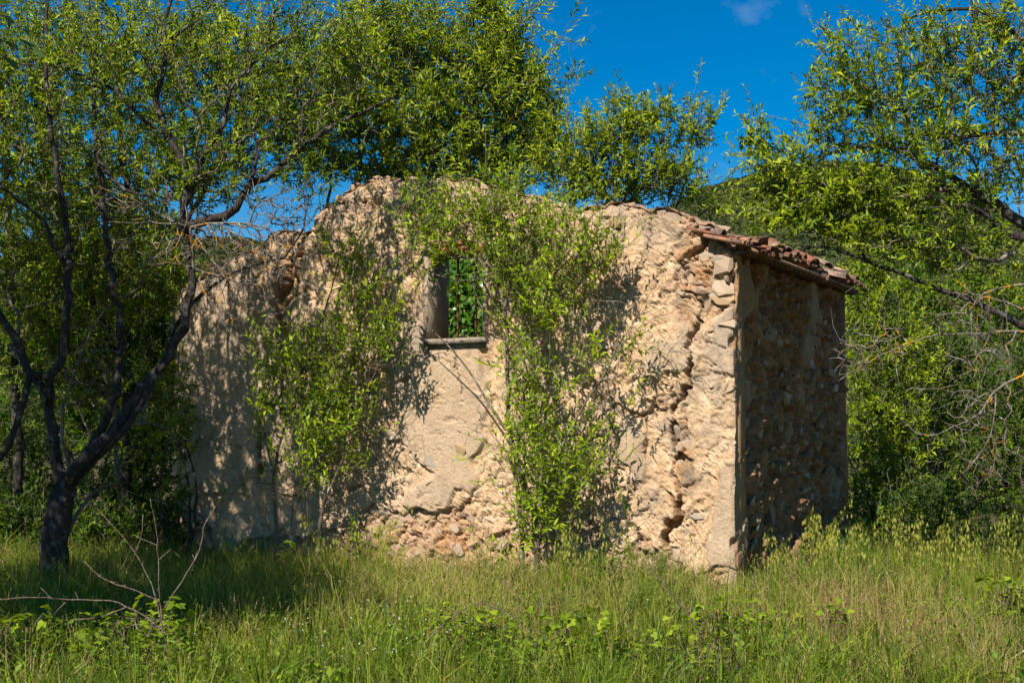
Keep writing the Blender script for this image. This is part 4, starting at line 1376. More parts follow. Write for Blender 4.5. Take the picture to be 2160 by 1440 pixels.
QB = [(1940, 100, 13.1, 80, 70, 0.5, 70), (2080, 90, 13.1, 100, 90, 0.6, 86), (1795, 140, 13.0, 50, 60, 0.3, 31), (1765, 100, 13.0, 18, 30, 0.15, 7), (1850, 210, 13.1, 90, 70, 0.4, 80), (2010, 230, 13.1, 130, 100, 0.6, 120),
      (1715, 190, 13.0, 22, 40, 0.2, 10), (1900, 310, 13.1, 130, 80, 0.5, 100), (1760, 280, 13.1, 60, 50, 0.3, 40), (1600, 300, 13.1, 28, 55, 0.25, 25), (1650, 370, 13.1, 70, 40, 0.3, 62), (1750, 410, 13.1, 130, 55, 0.4, 153),
      (1900, 430, 13.1, 130, 60, 0.5, 140), (1670, 460, 13.1, 80, 28, 0.3, 68), (2090, 380, 13.2, 90, 100, 0.5, 88), (2040, 540, 13.2, 110, 60, 0.5, 55), (1930, 510, 13.1, 70, 40, 0.3, 49), (1810, 500, 13.1, 90, 40, 0.3, 55), (2150, 200, 13.2, 60, 120, 0.5, 72)]
DEAD_Q = [
    ([(pts(13.0, (2220, 690), (2130, 640), (2050, 620), (1990, 560)), 0.018, 0.005), (pts(13.0, (2200, 700), (2060, 702), (1980, 705), (1880, 740), (1770, 800)), 0.016, 0.004),
      (pts(13.0, (2200, 590), (2110, 610), (2055, 635), (2050, 700), (2060, 760)), 0.016, 0.005)],
     [(1850, 730, 13.0, 80, 60, 0.3, 57), (2050, 660, 13.0, 90, 60, 0.3, 78), (1790, 760, 13.0, 40, 40, 0.2, 33), (2080, 760, 13.0, 70, 50, 0.3, 46)]),
    ([(pts(12.9, (2210, 720), (2150, 790), (2095, 830), (2070, 870), (2010, 900)), 0.022, 0.005), (pts(12.9, (2100, 830), (2090, 920), (2040, 990)), 0.01, 0.004)],
     [(2060, 870, 12.9, 80, 60, 0.3, 57), (2110, 960, 12.9, 60, 60, 0.3, 33), (2060, 1000, 12.9, 40, 40, 0.2, 18)]),
    ([(pts(13.0, (2240, 200), (2150, 140), (2060, 150), (1990, 180)), 0.016, 0.004)], [(2100, 60, 13.0, 80, 60, 0.3, 60), (1960, 120, 13.0, 80, 60, 0.3, 30), (2080, 150, 13.0, 80, 70, 0.3, 65), (2040, 330, 13.0, 90, 80, 0.3, 52)]),
]
build_tree('almond_tree', 'old almond leaning in from the right with lichen-spotted bare twigs', 'tree', ground_at(2420, 13.2), QT, QB, 36, per=18, size=(0.055, 0.09), dead=DEAD_Q, var0=0.56)


# --- bushes behind the house at either side
def bush(px, Y, blobs, seed, label, per=18, size=(0.06, 0.1), mat='bush', var0=0.45, nst=5, name='bush', group=None, wr=0.32):
    rng = np.random.default_rng(seed)
    L = []
    for k in range(nst):
        b = blobs[k % len(blobs)]
        e = at(b[0] + rng.uniform(-0.5, 0.5) * b[3], b[1], b[2])
        s_ = ground_at(px, Y) + np.array([rng.normal(0, 0.25), rng.normal(0, 0.15), -0.1])
        mid = (s_ * 0.55 + e * 0.45) + np.array([rng.normal(0, 0.12), rng.normal(0, 0.1), 0.25])
        L.append(([s_, mid, e], rng.uniform(0.025, 0.045), 0.008))
    return build_tree(name, label, 'bush', ground_at(px, Y), L, blobs, seed, per=per, size=size, leafmat=mat, var0=var0, rtip=0.004, wr=wr, vs=0.24, group=group)


G1 = 'bushes behind the right side of the house'
bush(1880, 20.5, [(1840, 600, 20.5, 60, 50, 0.5, 90), (1850, 680, 20.5, 70, 60, 0.6, 150), (1880, 770, 20.4, 110, 90, 0.8, 260), (1870, 920, 20.3, 100, 110, 0.7, 260), (1850, 1060, 20.2, 80, 80, 0.6, 130)], 51, 'tall leafy bush pressing against the far corner of the side wall', var0=0.55, mat='almond', group=G1)
bush(2020, 21.5, [(2000, 760, 21.5, 90, 80, 0.7, 200), (2030, 880, 21.3, 100, 100, 0.8, 250), (2000, 1030, 21.2, 110, 90, 0.8, 240)], 52, 'mid green bush second from the house under the lichened branches', var0=0.34, group=G1)
bush(2150, 20.0, [(2160, 830, 20.0, 70, 110, 0.7, 190), (2130, 960, 19.8, 80, 90, 0.7, 170), (2160, 1080, 19.7, 80, 70, 0.6, 130)], 53, 'dark bush at the right edge behind the nodding wild oats', var0=0.3, group=G1)
bush(1930, 26.0, [(1930, 640, 26, 90, 60, 0.9, 160), (2050, 640, 26, 90, 60, 0.9, 160), (2150, 680, 26, 80, 80, 0.9, 150)], 54, 'farther pale bush seen over the others below the almond branches', var0=0.55, size=(0.09, 0.13), group=G1)
bush(1950, 18.0, [(1960, 1080, 18, 110, 60, 0.5, 130), (1880, 1110, 18, 60, 40, 0.4, 60)], 55, 'low dark bush at the foot of the bushes right of the house', var0=0.25, group=G1)
G2 = 'bushes behind the old almond left of the house'  # lower leaf tone puts shade into the colour of several of these bushes
bush(40, 20.0, [(40, 960, 20, 90, 90, 0.8, 200), (20, 1080, 19.8, 90, 60, 0.7, 140), (110, 1060, 19.8, 60, 60, 0.6, 90)], 56, 'bush at the left edge behind the almond trunk', var0=0.33, group=G2)
bush(240, 19.0, [(230, 1050, 19, 80, 70, 0.6, 150), (300, 960, 19, 60, 90, 0.6, 130), (330, 1080, 18.8, 50, 70, 0.5, 90)], 57, 'bush between the almond trunk and the left end of the wall', var0=0.3, group=G2)
bush(200, 25.0, [(60, 760, 25, 100, 90, 0.9, 170), (190, 800, 25, 100, 100, 0.9, 210), (310, 740, 25, 70, 100, 0.8, 150), (120, 900, 24.8, 120, 60, 0.8, 160)], 58, 'tall thin-stemmed thicket seen through the limbs of the old almond', var0=0.26, size=(0.08, 0.12), nst=9, group=G2)
bush(330, 22.0, [(320, 560, 22, 80, 110, 0.8, 150), (200, 560, 22, 110, 120, 0.8, 190), (60, 600, 22, 90, 130, 0.8, 160)], 59, 'high dark leafy thicket filling the gaps behind the old almond', var0=0.22, size=(0.08, 0.12), nst=9, group=G2)
bush(385, 16.8, [(366, 900, 17.1, 26, 120, 0.25, 34), (370, 1060, 17.1, 26, 90, 0.25, 26)], 60, 'narrow shaded bush hugging the left end of the front wall', var0=0.3, group=G2)

bush(150, 17.6, [(30, 1110, 17.6, 80, 50, 0.5, 120), (190, 1120, 17.6, 90, 50, 0.5, 130), (310, 1120, 17.4, 70, 50, 0.4, 100)], 65, 'low undergrowth behind the foot of the old almond trunk', var0=0.24, nst=7, group=G2)
bush(100, 30.0, [(20, 860, 30, 110, 90, 1.2, 170), (170, 900, 30, 110, 80, 1.2, 170), (300, 860, 30, 90, 90, 1.2, 150), (90, 720, 30, 130, 70, 1.2, 150), (250, 700, 30, 90, 90, 1.2, 130)], 66, 'farthest pale green thicket in the gaps behind the old almond', var0=0.42, size=(0.11, 0.16), nst=9, group=G2)
bush(2080, 30.0, [(1900, 870, 30, 120, 120, 1.2, 170), (2080, 830, 30, 120, 120, 1.2, 170), (2000, 1000, 30, 200, 70, 1.2, 200)], 67, 'farthest thicket behind the other bushes right of the house', var0=0.4, size=(0.11, 0.16), nst=9, group=G1)

# --- oak beside the viewer: only its lobed sprays reach into the top left corner, its crown shades the left
OT = [
    (foot(-1900, 7.6, [np.array([-8.1, 7.7, 1.6]), np.array([-7.9, 7.9, 3.2]), np.array([-7.6, 8.0, 5.0]), np.array([-7.4, 8.2, 7.0])]), 0.26, 0.06),
    ([np.array([-7.8, 7.9, 3.6]), np.array([-6.2, 8.0, 4.4]), np.array([-4.9, 8.0, 4.7]), np.array([-3.7, 8.0, 4.45])], 0.08, 0.012),
    ([np.array([-7.7, 8.0, 4.4]), np.array([-7.2, 9.6, 5.4]), np.array([-6.7, 10.8, 6.0])], 0.08, 0.02),
    ([np.array([-7.8, 8.0, 4.0]), np.array([-9.4, 8.0, 5.4]), np.array([-10.2, 8.2, 6.0])], 0.08, 0.02),
]


def world_blob(c, r_, n, rng):
    d = nrm(rng.normal(size=(n, 3))) * (rng.random((n, 1)) ** 0.4)
    return np.asarray(c) + d * np.asarray(r_)


OAKB = (-8.2, 7.6, 0)
root = thing('oak_tree', OAKB, 'oak beside the viewer reaching lobed leaf sprays into the top left corner', 'tree')
t = Tree(61)
t.limbs(OT)
TG = np.concatenate([world_blob((-7.3, 8.6, 6.3), (2.3, 2.3, 2.2), 620, t.rng), world_blob((-5.6, 8.4, 5.4), (1.2, 1.2, 0.9), 150, t.rng), world_blob((-5.7, 7.9, 5.0), (1.3, 1.0, 1.1), 230, t.rng), world_blob((-6.6, 8.0, 4.4), (1.5, 1.5, 0.8), 200, t.rng), world_blob((-5.4, 6.9, 5.0), (1.2, 0.9, 1.2), 260, t.rng), world_blob((-7.5, 10.2, 7.9), (1.5, 1.3, 1.2), 160, t.rng), world_blob((-7.0, 10.6, 6.4), (1.4, 1.2, 1.4), 300, t.rng), world_blob((-3.72, 8.0, 4.42), (0.35, 0.3, 0.2), 16, t.rng)])
t.grow(TG, bf=0.4)
lg, tw = t.wood(0.004)
for li in sorted(lg):
    obj('trunk' if li == 0 else 'limb', lg[li].mesh('trunk', True, OAKB), MAT['bark'], root)
obj('twigs', tw.mesh('twigs', True, OAKB), MAT['twig'], root)
V, T, var = t.leaves(12, (0.09, 0.14), 0.55, var0=0.5)
obj('crown', tri_mesh('crown', V - np.array(OAKB), T, {'var': var}), MAT['oak'], root)
# single lobed leaves
lob = [(0, 0.03), (0.12, 0.10), (0.2, 0.08), (0.33, 0.22), (0.42, 0.15), (0.56, 0.30), (0.66, 0.2), (0.78, 0.26), (0.86, 0.14), (0.95, 0.13), (1.0, 0.0)]
Vl = [(x, 0, 0.03 * math.sin(x * 3)) for x, y in lob] + [(x, y, 0.05 * math.sin(x * 3) + 0.2 * y) for x, y in lob] + [(x, -y, 0.05 * math.sin(x * 3) + 0.2 * y) for x, y in lob]
Tl = []
kk = len(lob)
for i in range(kk - 1):
    Tl += [(i, i + 1, kk + i + 1), (i, kk + i + 1, kk + i), (i, 2 * kk + i + 1, i + 1), (i, 2 * kk + i, 2 * kk + i + 1)]
OAKLEAF = tri_mesh('leaf', np.array(Vl), np.array(Tl), {'var': np.full(len(Vl), 0.62)})
OAKLEAF.materials.append(MAT['oak'])
ro = np.random.default_rng(62)
for k in range(16):
    p = at(ro.uniform(-25, 52), ro.uniform(35, 112), 8.0) + np.array([0, ro.normal(0, 0.12), 0])
    if k > 12: p = at(ro.uniform(-20, 90), ro.uniform(0, 40), 8.0)
    o = obj('leaf', OAKLEAF, None, root)
    e = Matrix.Rotation(ro.uniform(0, 6.28), 4, 'Z') @ Matrix.Rotation(ro.normal(0.2, 0.45), 4, 'Y') @ Matrix.Rotation(ro.normal(0.5, 0.5), 4, 'X')
    o.matrix_local = Matrix.Translation(Vector(p - np.array(OAKB))) @ e @ Matrix.Scale(ro.uniform(0.09, 0.13), 4)

# --- ivy on the rear wall inside the ruin
ri = np.random.default_rng(63)
n = 9000
uu = ri.uniform(2.4, 6.0, n); zi = ri.uniform(1.2, 4.45, n)
bul = 0.08 + 0.28 * fbm(uu, zi, 1.6, 3, 64)
P = A + uu[:, None] * TW + SW * (SIDE_L - 0.45) + NW * (bul * ri.random(n) ** 0.5)[:, None] + zi[:, None] * zl
D = nrm(np.array([0, 0, -0.6]) + ri.normal(size=(n, 3)) * 0.55 + NW * 0.15)
N = nrm(NW * 1.0 + np.array([0, 0, 0.5]) + ri.normal(size=(n, 3)) * 0.4)
L = ri.uniform(0.07, 0.13, n)
V, T, q = leaf_geo(P, D, N, L, L * 0.85, 0.1, 0.12, True)
ib = A + TW * 3.8 + SW * (SIDE_L - 0.5)
o = thing('ivy', ib, 'glossy green ivy covering the wall inside, seen through the barred window', 'ivy')
obj('foliage', tri_mesh('foliage', V - ib, T, {'var': np.repeat(np.clip(ri.normal(0.5, 0.25, n), 0, 1), q)}), MAT['ivy'], o)
g = Geo()
for k in range(14):
    u0 = ri.uniform(1.5, 6)
    g.tube([ib + TW * (u0 - 3.8 + 0.12 * math.sin(q * 1.3 + k)) + zl * (q * 0.45) + NW * (0.0) + SW * 0.02 for q in range(10)], np.linspace(0.018, 0.005, 10), 5, cap=False)
obj('stem', g.mesh('stem', True, ib), MAT['bark'], o)

# ------------------------------------------------------------------ meadow
rg = np.random.default_rng(70)


def outside_house(X, Y, m_=0.05):
    d = np.stack([X, Y], -1) - A[:2]
    u = d @ TW[:2]; s_ = d @ SW[:2]
    return ~((u > -m_) & (u < FRONT_L + m_) & (s_ > -m_) & (s_ < SIDE_L + m_))


def field(n, y0, y1, rng, spread=0.43, extra=0.8, filt=None):
    Y = rng.uniform(y0, y1, n)
    X = rng.uniform(-1, 1, n) * (spread * Y + extra)
    ok = outside_house(X, Y)
    X, Y = X[ok], Y[ok]
    return X, Y


def blade_geo(X, Y, H, Wd, lean, az, rng, z0=None):
    n = len(X)
    P = np.stack([X, Y, ground_h(X, Y) - 0.01 if z0 is None else z0], 1)
    dv = np.stack([np.cos(az), np.sin(az), np.zeros(n)], 1)
    fa = rng.uniform(0, 6.28, n)
    wv = np.stack([np.cos(fa), np.sin(fa), np.zeros(n)], 1) * (Wd / 2)[:, None]
    up = np.array([0, 0, 1.0])
    H_, ln = H[:, None], lean[:, None]
    p1 = P + up * H_ * 0.55 + dv * H_ * ln * 0.25
    p2 = P + up * H_ * (1 - 0.35 * ln) + dv * H_ * ln
    V = np.stack([P - wv, P + wv, p1 - wv * 0.8, p1 + wv * 0.8, p2], 1).reshape(-1, 3)
    b = np.arange(n)[:, None] * 5
    T = np.concatenate([b + np.array(t) for t in ([0, 1, 3], [0, 3, 2], [2, 3, 4])])
    return V, T, p2, nrm(p2 - p1)


def long_blades(X, Y, H, Wd, lean, az, rng, segs=6):
    n = len(X)
    P = np.stack([X, Y, ground_h(X, Y) - 0.01], 1)
    dv = np.stack([np.cos(az), np.sin(az), np.zeros(n)], 1)
    fa = az + math.pi / 2 + rng.normal(0, 0.4, n)
    wv = np.stack([np.cos(fa), np.sin(fa), np.zeros(n)], 1) * (Wd / 2)[:, None]
    rows = []
    for k in range(segs + 1):
        s_ = k / segs
        c_ = P + np.array([0, 0, 1.0]) * (H * (s_ - 0.55 * lean * s_ ** 3))[:, None] + dv * (H * lean * s_ ** 2.2)[:, None]
        w_ = wv * (1 - s_ ** 2.5) * (0.7 + 0.6 * s_ if s_ < 0.5 else 1)
        rows += [c_ - w_, c_ + w_]
    V = np.stack(rows, 1).reshape(-1, 3)
    m_ = 2 * (segs + 1)
    b = np.arange(n)[:, None] * m_
    T = np.concatenate([b + np.array(t) for k in range(segs) for t in ([2 * k, 2 * k + 1, 2 * k + 3], [2 * k, 2 * k + 3, 2 * k + 2])])
    return V, T, m_


def px_of(X, Y):
    return 1080 + X / Y * F


BRAMBLES = [  # px, Y, rx, ry, height, leaves, seed, label, leaf size
    (300, 9.5, 0.50, 0.45, 0.40, 100, 101, 'bright leafy bramble around the foot of the tall dead weed', (0.045, 0.08)),
    (60, 9.4, 0.42, 0.40, 0.40, 80, 102, 'bramble in the bottom left corner under the dry horizontal twig', (0.045, 0.075)),
    (990, 10.0, 0.48, 0.40, 0.34, 90, 103, 'bramble under the arching dry cane in the middle of the meadow', (0.04, 0.07)),
    (1220, 9.7, 0.60, 0.45, 0.34, 130, 104, 'wide sprawling bramble to the right of the arching dry cane', (0.04, 0.07)),
    (1520, 10.6, 0.50, 0.40, 0.34, 95, 105, 'bramble in front of the near corner of the house', (0.04, 0.07)),
    (1740, 10.9, 0.28, 0.30, 0.32, 44, 106, 'small bramble in the grass before the side wall', (0.04, 0.065)),
    (2115, 11.6, 0.36, 0.35, 0.42, 64, 107, 'bramble at the right edge beside the reddish dry grass', (0.05, 0.075)),
    (1450, 9.4, 0.55, 0.40, 0.28, 80, 108, 'low bramble at the bottom to the right of the wide one', (0.04, 0.065)),
    (1690, 14.4, 0.20, 0.25, 0.45, 30, 109, 'bramble climbing at the foot of the shaded side wall', (0.035, 0.055)),
]


def in_bramble(X, Y):
    f = np.zeros(X.shape)
    for px, Yb, rx, ry, *_ in BRAMBLES[:-1]:
        xb = (px - 1080) / F * Yb
        f = np.maximum(f, sstep(1.25, 0.6, np.hypot((X - xb) / (rx * 1.1), (Y - Yb + 0.4) / (ry * 1.9))))
    return f


g = Geo()
# dry-ness map: straw and olive in the middle, red-brown to the right, green in front
def dryness(X, Y):
    px = px_of(X, Y)
    d = 0.55 * np.exp(-((px - 900) / 420) ** 2 - ((Y - 12.3) / 1.7) ** 2) + 0.9 * np.exp(-((px - 1790) / 260) ** 2 - ((Y - 11.4) / 1.1) ** 2) + 0.35 * np.exp(-((px - 2050) / 200) ** 2 - ((Y - 9.8) / 1.2) ** 2)
    return d + (fbm(X + 60, Y + 60, 0.9, 3, 73) - 0.5) * 0.7


# short sward, then tussocks that fan out from their own centres
X, Y = field(85000, 7.2, 19, rg)
ok = rg.random(len(X)) > 0.6 * in_bramble(X, Y); X, Y = X[ok], Y[ok]
n0 = len(X)
tx, ty = field(4300, 7.4, 18, rg)
ok = rg.random(len(tx)) > 0.75 * in_bramble(tx, ty); tx, ty = tx[ok], ty[ok]
nb = rg.integers(12, 40, len(tx))
ti = np.repeat(np.arange(len(tx)), nb)
tsz = rg.uniform(0.6, 1.35, len(tx)) * (0.80 + 0.28 * sstep(10, 12.8, ty)) * (1 - 0.5 * np.exp(-((px_of(tx, ty) - 1530) / 110) ** 2 - ((ty - 13.1) / 0.8) ** 2))
toff = rg.normal(size=(len(ti), 2)) * 0.045 * tsz[ti][:, None]
X = np.concatenate([X, tx[ti] + toff[:, 0]]); Y = np.concatenate([Y, ty[ti] + toff[:, 1]])
ok = outside_house(X, Y); 
az = np.concatenate([rg.uniform(0, 6.28, n0), np.arctan2(toff[:, 1], toff[:, 0]) + rg.normal(0, 0.5, len(ti))])
lean = np.concatenate([rg.uniform(0.05, 0.75, n0), np.clip(np.hypot(toff[:, 0], toff[:, 1]) * 7 + rg.normal(0.1, 0.2, len(ti)), 0.02, 1.1)])
H = np.concatenate([0.05 + 0.17 * rg.random(n0) ** 1.4, (0.20 + 0.38 * rg.random(len(ti))) * tsz[ti]])
tv = np.concatenate([np.zeros(n0), rg.normal(-0.03, 0.17, len(tx))[ti]])
tdry = np.concatenate([rg.random(n0), np.clip(rg.random(len(tx))[ti] + rg.normal(0, 0.12, len(ti)), 0, 1)])
X, Y, az, lean, H, tv, tdry = (a[ok] for a in (X, Y, az, lean, H, tv, tdry))
n = len(X)
dr = dryness(X, Y)
dry = tdry < np.clip(dr * 0.8 + 0.12, 0.03, 0.8)
var = np.where(dry, np.where(rg.random(n) < 0.25 + 0.3 * (px_of(X, Y) > 1560), rg.uniform(0.72, 0.90, n), rg.uniform(0.56, 0.72, n)), np.clip(rg.normal(0.25, 0.11, n) + 0.11 * sstep(9.8, 11.5, Y) + tv, 0.02, 0.57))
V, T, tp_, td_ = blade_geo(X, Y, H, rg.uniform(0.0045, 0.0125, n) * np.where(dry, 0.6, 1), lean, az, rg)
g.add(V, T, np.repeat(var, 5))
# taller thin stems with seed heads
X, Y = field(15000, 8.2, 17.5, rg)
ok = rg.random(len(X)) > 0.7 * in_bramble(X, Y); X, Y = X[ok], Y[ok]
n = len(X)
dr = dryness(X, Y)
H = rg.uniform(0.22, 0.55, n) * (0.8 + 0.3 * sstep(9.5, 12, Y))
var = np.where(rg.random(n) < 0.45 + 0.6 * dr, rg.uniform(0.58, 0.90, n), rg.uniform(0.35, 0.56, n))
V, T, tp_, td_ = blade_geo(X, Y, H, np.full(n, 0.0035), rg.uniform(0.02, 0.35, n), rg.uniform(0, 6.28, n), rg)
g.add(V, T, np.repeat(var, 5))
k = 5
SPt = np.repeat(tp_, k, 0) - np.repeat(td_, k, 0) * np.tile(np.linspace(0, 0.07, k), n)[:, None]
D = nrm(np.repeat(td_, k, 0) + rg.normal(size=(n * k, 3)) * 0.35)
V, T, q = leaf_geo(SPt, D, nrm(rg.normal(size=(n * k, 3))), rg.uniform(0.014, 0.028, n * k), rg.uniform(0.004, 0.008, n * k), 0.05, 0.1)
g.add(V, T, np.repeat(np.repeat(np.clip(var + rg.normal(0.03, 0.04, n), 0, 0.93), k), q))
# broad blue-green blades
X, Y = field(1000, 8.0, 14.5, rg)
n = len(X)
V, T, q = long_blades(X, Y, rg.uniform(0.28, 0.6, n), rg.uniform(0.006, 0.013, n), rg.uniform(0.1, 0.95, n), rg.uniform(0, 6.28, n), rg)
g.add(V, T, np.repeat(np.where(rg.random(n) < 0.6, rg.uniform(0.93, 0.955, n), rg.uniform(0.2, 0.5, n)), q))
# tall blades at the foot of the side wall
X = rg.uniform(2.3, 4.6, 900); Y = rg.uniform(13.2, 18, 900)
ok = outside_house(X, Y, 0.0); X, Y = X[ok], Y[ok]; n = len(X)
V, T, q = long_blades(X, Y, rg.uniform(0.25, 0.7, n), rg.uniform(0.007, 0.012, n), rg.uniform(0.05, 0.8, n), rg.uniform(0, 6.28, n), rg)
g.add(V, T, np.repeat(np.where(rg.random(n) < 0.5, 0.95, rg.uniform(0.2, 0.5, n)), q))
# tiny pale flowers
X, Y = field(2600, 8.5, 13.5, rg)
w = 0.04 + np.exp(-((px_of(X, Y) - 820) / 130) ** 2) + 0.8 * np.exp(-((px_of(X, Y) - 640) / 60) ** 2)
ok = rg.random(len(X)) < w; X, Y = X[ok], Y[ok]; n = len(X)
P = np.stack([X, Y, rg.uniform(0.22, 0.42, n)], 1)
V, T, q = leaf_geo(P, nrm(rg.normal(size=(n, 3))), nrm(rg.normal(size=(n, 3)) + np.array([0, -1, 0.6])), rg.uniform(0.009, 0.016, n), rg.uniform(0.009, 0.014, n), 0.0, 0.1)
g.add(V, T, np.repeat(rg.uniform(0.985, 1.0, n), q))
tag(obj('meadow_grass', g.mesh('meadow_grass'), MAT['grass']), 'uncut meadow grass, green in front and straw coloured towards the house', 'grass', kind='stuff')

# low leafy weeds among the grass
X, Y = field(95000, 7.4, 17, rg)
n = len(X)
cl = fbm(X + 90, Y + 20, 1.5, 3, 75)
ok = rg.random(n) < sstep(0.42, 0.62, cl) * (0.5 + 0.5 * sstep(9.5, 11, Y)); X, Y, cl = X[ok], Y[ok], cl[ok]; n = len(X)
P = np.stack([X, Y, ground_h(X, Y) + rg.uniform(0.02, 0.27, n) * (0.5 + cl)], 1)
D = nrm(rg.normal(size=(n, 3)) * np.array([1, 1, 0.5]) + np.array([0, 0, 0.25]))
L = rg.uniform(0.022, 0.055, n) * (1 + 0.35 * sstep(11, 9, Y))
V, T, q = leaf_geo(P, D, nrm(np.array([0, -0.2, 1.0]) + rg.normal(size=(n, 3)) * 0.5), L, L * rg.uniform(0.3, 0.7, n), 0.12, 0.15)
tag(obj('meadow_weeds', tri_mesh('meadow_weeds', V, T, {'var': np.repeat(np.clip(rg.normal(0.45, 0.24, n), 0, 1), q)}), MAT['weed']), 'low leafy weeds growing through the meadow grass', 'weeds', kind='stuff')

# --- wild oats, each plant a thing
OATS = []
for k in range(6):
    r_ = np.random.default_rng(80 + k)
    h = r_.uniform(0.72, 1.0)
    bend = r_.uniform(0.1, 0.3)
    st = np.array([[bend * (i / 9) ** 2.2 * h, 0.03 * math.sin(i * 0.5 + k), h * (i / 9) * (1 - 0.12 * (i / 9) ** 2)] for i in range(10)])
    g = Geo(); g.tube(st, np.linspace(0.0032, 0.0014, 10), 3, 0.45, cap=False)
    for q in range(3):
        a_ = r_.uniform(0, 6.28); b_ = st[1 + q]
        tip = b_ + np.array([math.cos(a_) * 0.22, math.sin(a_) * 0.22, 0.16])
        mid = (b_ + tip) / 2 + np.array([0, 0, 0.09])
        w_ = np.array([-math.sin(a_), math.cos(a_), 0]) * 0.005
        g.add([b_ - w_, b_ + w_, mid - w_, mid + w_, tip], [(0, 1, 3), (0, 3, 2), (2, 3, 4)], 0.3)
    stalk = g.mesh('stalk')
    stalk.materials.append(MAT['grass'])
    g = Geo()
    g.tube(st[4:] + [0.0005, 0, 0], np.linspace(0.0028, 0.0012, 6), 3, 0.5, cap=False)
    for q in range(15):
        f = r_.uniform(0.55, 1.0)
        b_ = np.array([np.interp(f * 9, range(10), st[:, c_]) for c_ in range(3)])
        a_ = r_.uniform(0, 6.28); rl = r_.uniform(0.03, 0.11) * (1.35 - f)*1.6
        e = b_ + np.array([math.cos(a_) * rl + 0.02, math.sin(a_) * rl, r_.uniform(-0.01, 0.05)])
        g.tube([b_, (b_ + e) / 2 + [0, 0, 0.015], e], 0.0011, 3, 0.5, cap=False)
        for z_ in (-1, 1):
            V, T, qq = leaf_geo(e[None], nrm(np.array([[0.12 * z_, 0.1 * r_.normal(), -1.0]])), np.array([[math.sin(a_), -1.0, 0.2]]), np.array([r_.uniform(0.042, 0.062)]), np.array([0.013]), 0.0, 0.3)
            g.add(V, T, 0.575)
    sp = g.mesh('spikelets')
    sp.materials.append(MAT['grass'])
    OATS.append((stalk, sp))
ro = np.random.default_rng(88)


def oat(X, Y, label, group):
    o = thing('wild_oat', (X, Y, float(ground_h(np.array(X), np.array(Y)))), label, 'wild oat', group)
    o.rotation_euler = (0, 0, ro.uniform(0, 6.28))
    sc_ = ro.uniform(0.7, 1.15)
    o.scale = (sc_, sc_, sc_)
    v_ = OATS[ro.integers(6)]
    obj('stalk', v_[0], None, o); obj('spikelets', v_[1], None, o)


def oats(n, px0, px1, y0, y1, label, group):
    k = 0
    while k < n:
        px, Y = ro.uniform(px0, px1), ro.uniform(y0, y1)
        X = (px - 1080) / F * Y
        if outside_house(np.array([X]), np.array([Y]), 0.15)[0]:
            oat(X, Y, label, group); k += 1


oats(110, 1590, 2190, 12.9, 16.6, 'wild oat with pale nodding spikelets in the stand right of the house', 'wild oats right of the house')
oats(26, 690, 860, 13.6, 14.9, 'wild oat before the crumbling wall foot beside the bushy young almond', 'wild oats at the wall foot')
oats(30, 1000, 1480, 12.6, 13.7, 'wild oat near the stem of the slender young almond and the cracked wall', 'wild oats before the cracked wall')
oats(9, 510, 560, 13.0, 14.6, 'wild oat in the shade before the dark left end of the wall', 'wild oats in the shade')

# --- brambles in the foreground: every leaf its own part
def leaflet(L, ang, ox):
    w_ = 0.36 * L
    pr = [(0, 0), (0.25 * L, 0.75 * w_), (0.5 * L, w_), (0.8 * L, 0.6 * w_), (L, 0)]
    V = [(x, 0, 0.06 * L * math.sin(x / L * 3)) for x, y in pr] + [(x, y, 0.06 * L * math.sin(x / L * 3) + 0.18 * y) for x, y in pr[1:4]] + [(x, -y, 0.06 * L * math.sin(x / L * 3) + 0.18 * y) for x, y in pr[1:4]]
    T = [(0, 1, 5), (1, 2, 6), (1, 6, 5), (2, 3, 7), (2, 7, 6), (3, 4, 7), (0, 8, 1), (1, 9, 2), (1, 8, 9), (2, 10, 3), (2, 9, 10), (3, 10, 4)]
    V = np.array(V); c_, s_ = math.cos(ang), math.sin(ang)
    return np.stack([V[:, 0] * c_ - V[:, 1] * s_ + ox, V[:, 0] * s_ + V[:, 1] * c_, V[:, 2]], 1), np.array(T)


BLEAF = []
for k in range(5):
    g = Geo()
    r_ = np.random.default_rng(95 + k)
    v0 = 0.05 + 0.17 * k
    for L, an, ox in ((1.0, r_.normal(0, 0.1), 0.3), (0.8, 1.15, 0.28), (0.8, -1.15, 0.28)):
        V, T = leaflet(L, an, ox); g.add(V, T, v0 + r_.normal(0, 0.05))
    g.add([(0, -0.02, 0), (0, 0.02, 0), (0.3, 0, 0.0)], [(0, 1, 2)], 0.3)
    me = g.mesh('leaf'); me.materials.append(MAT['bramble']); BLEAF.append(me)


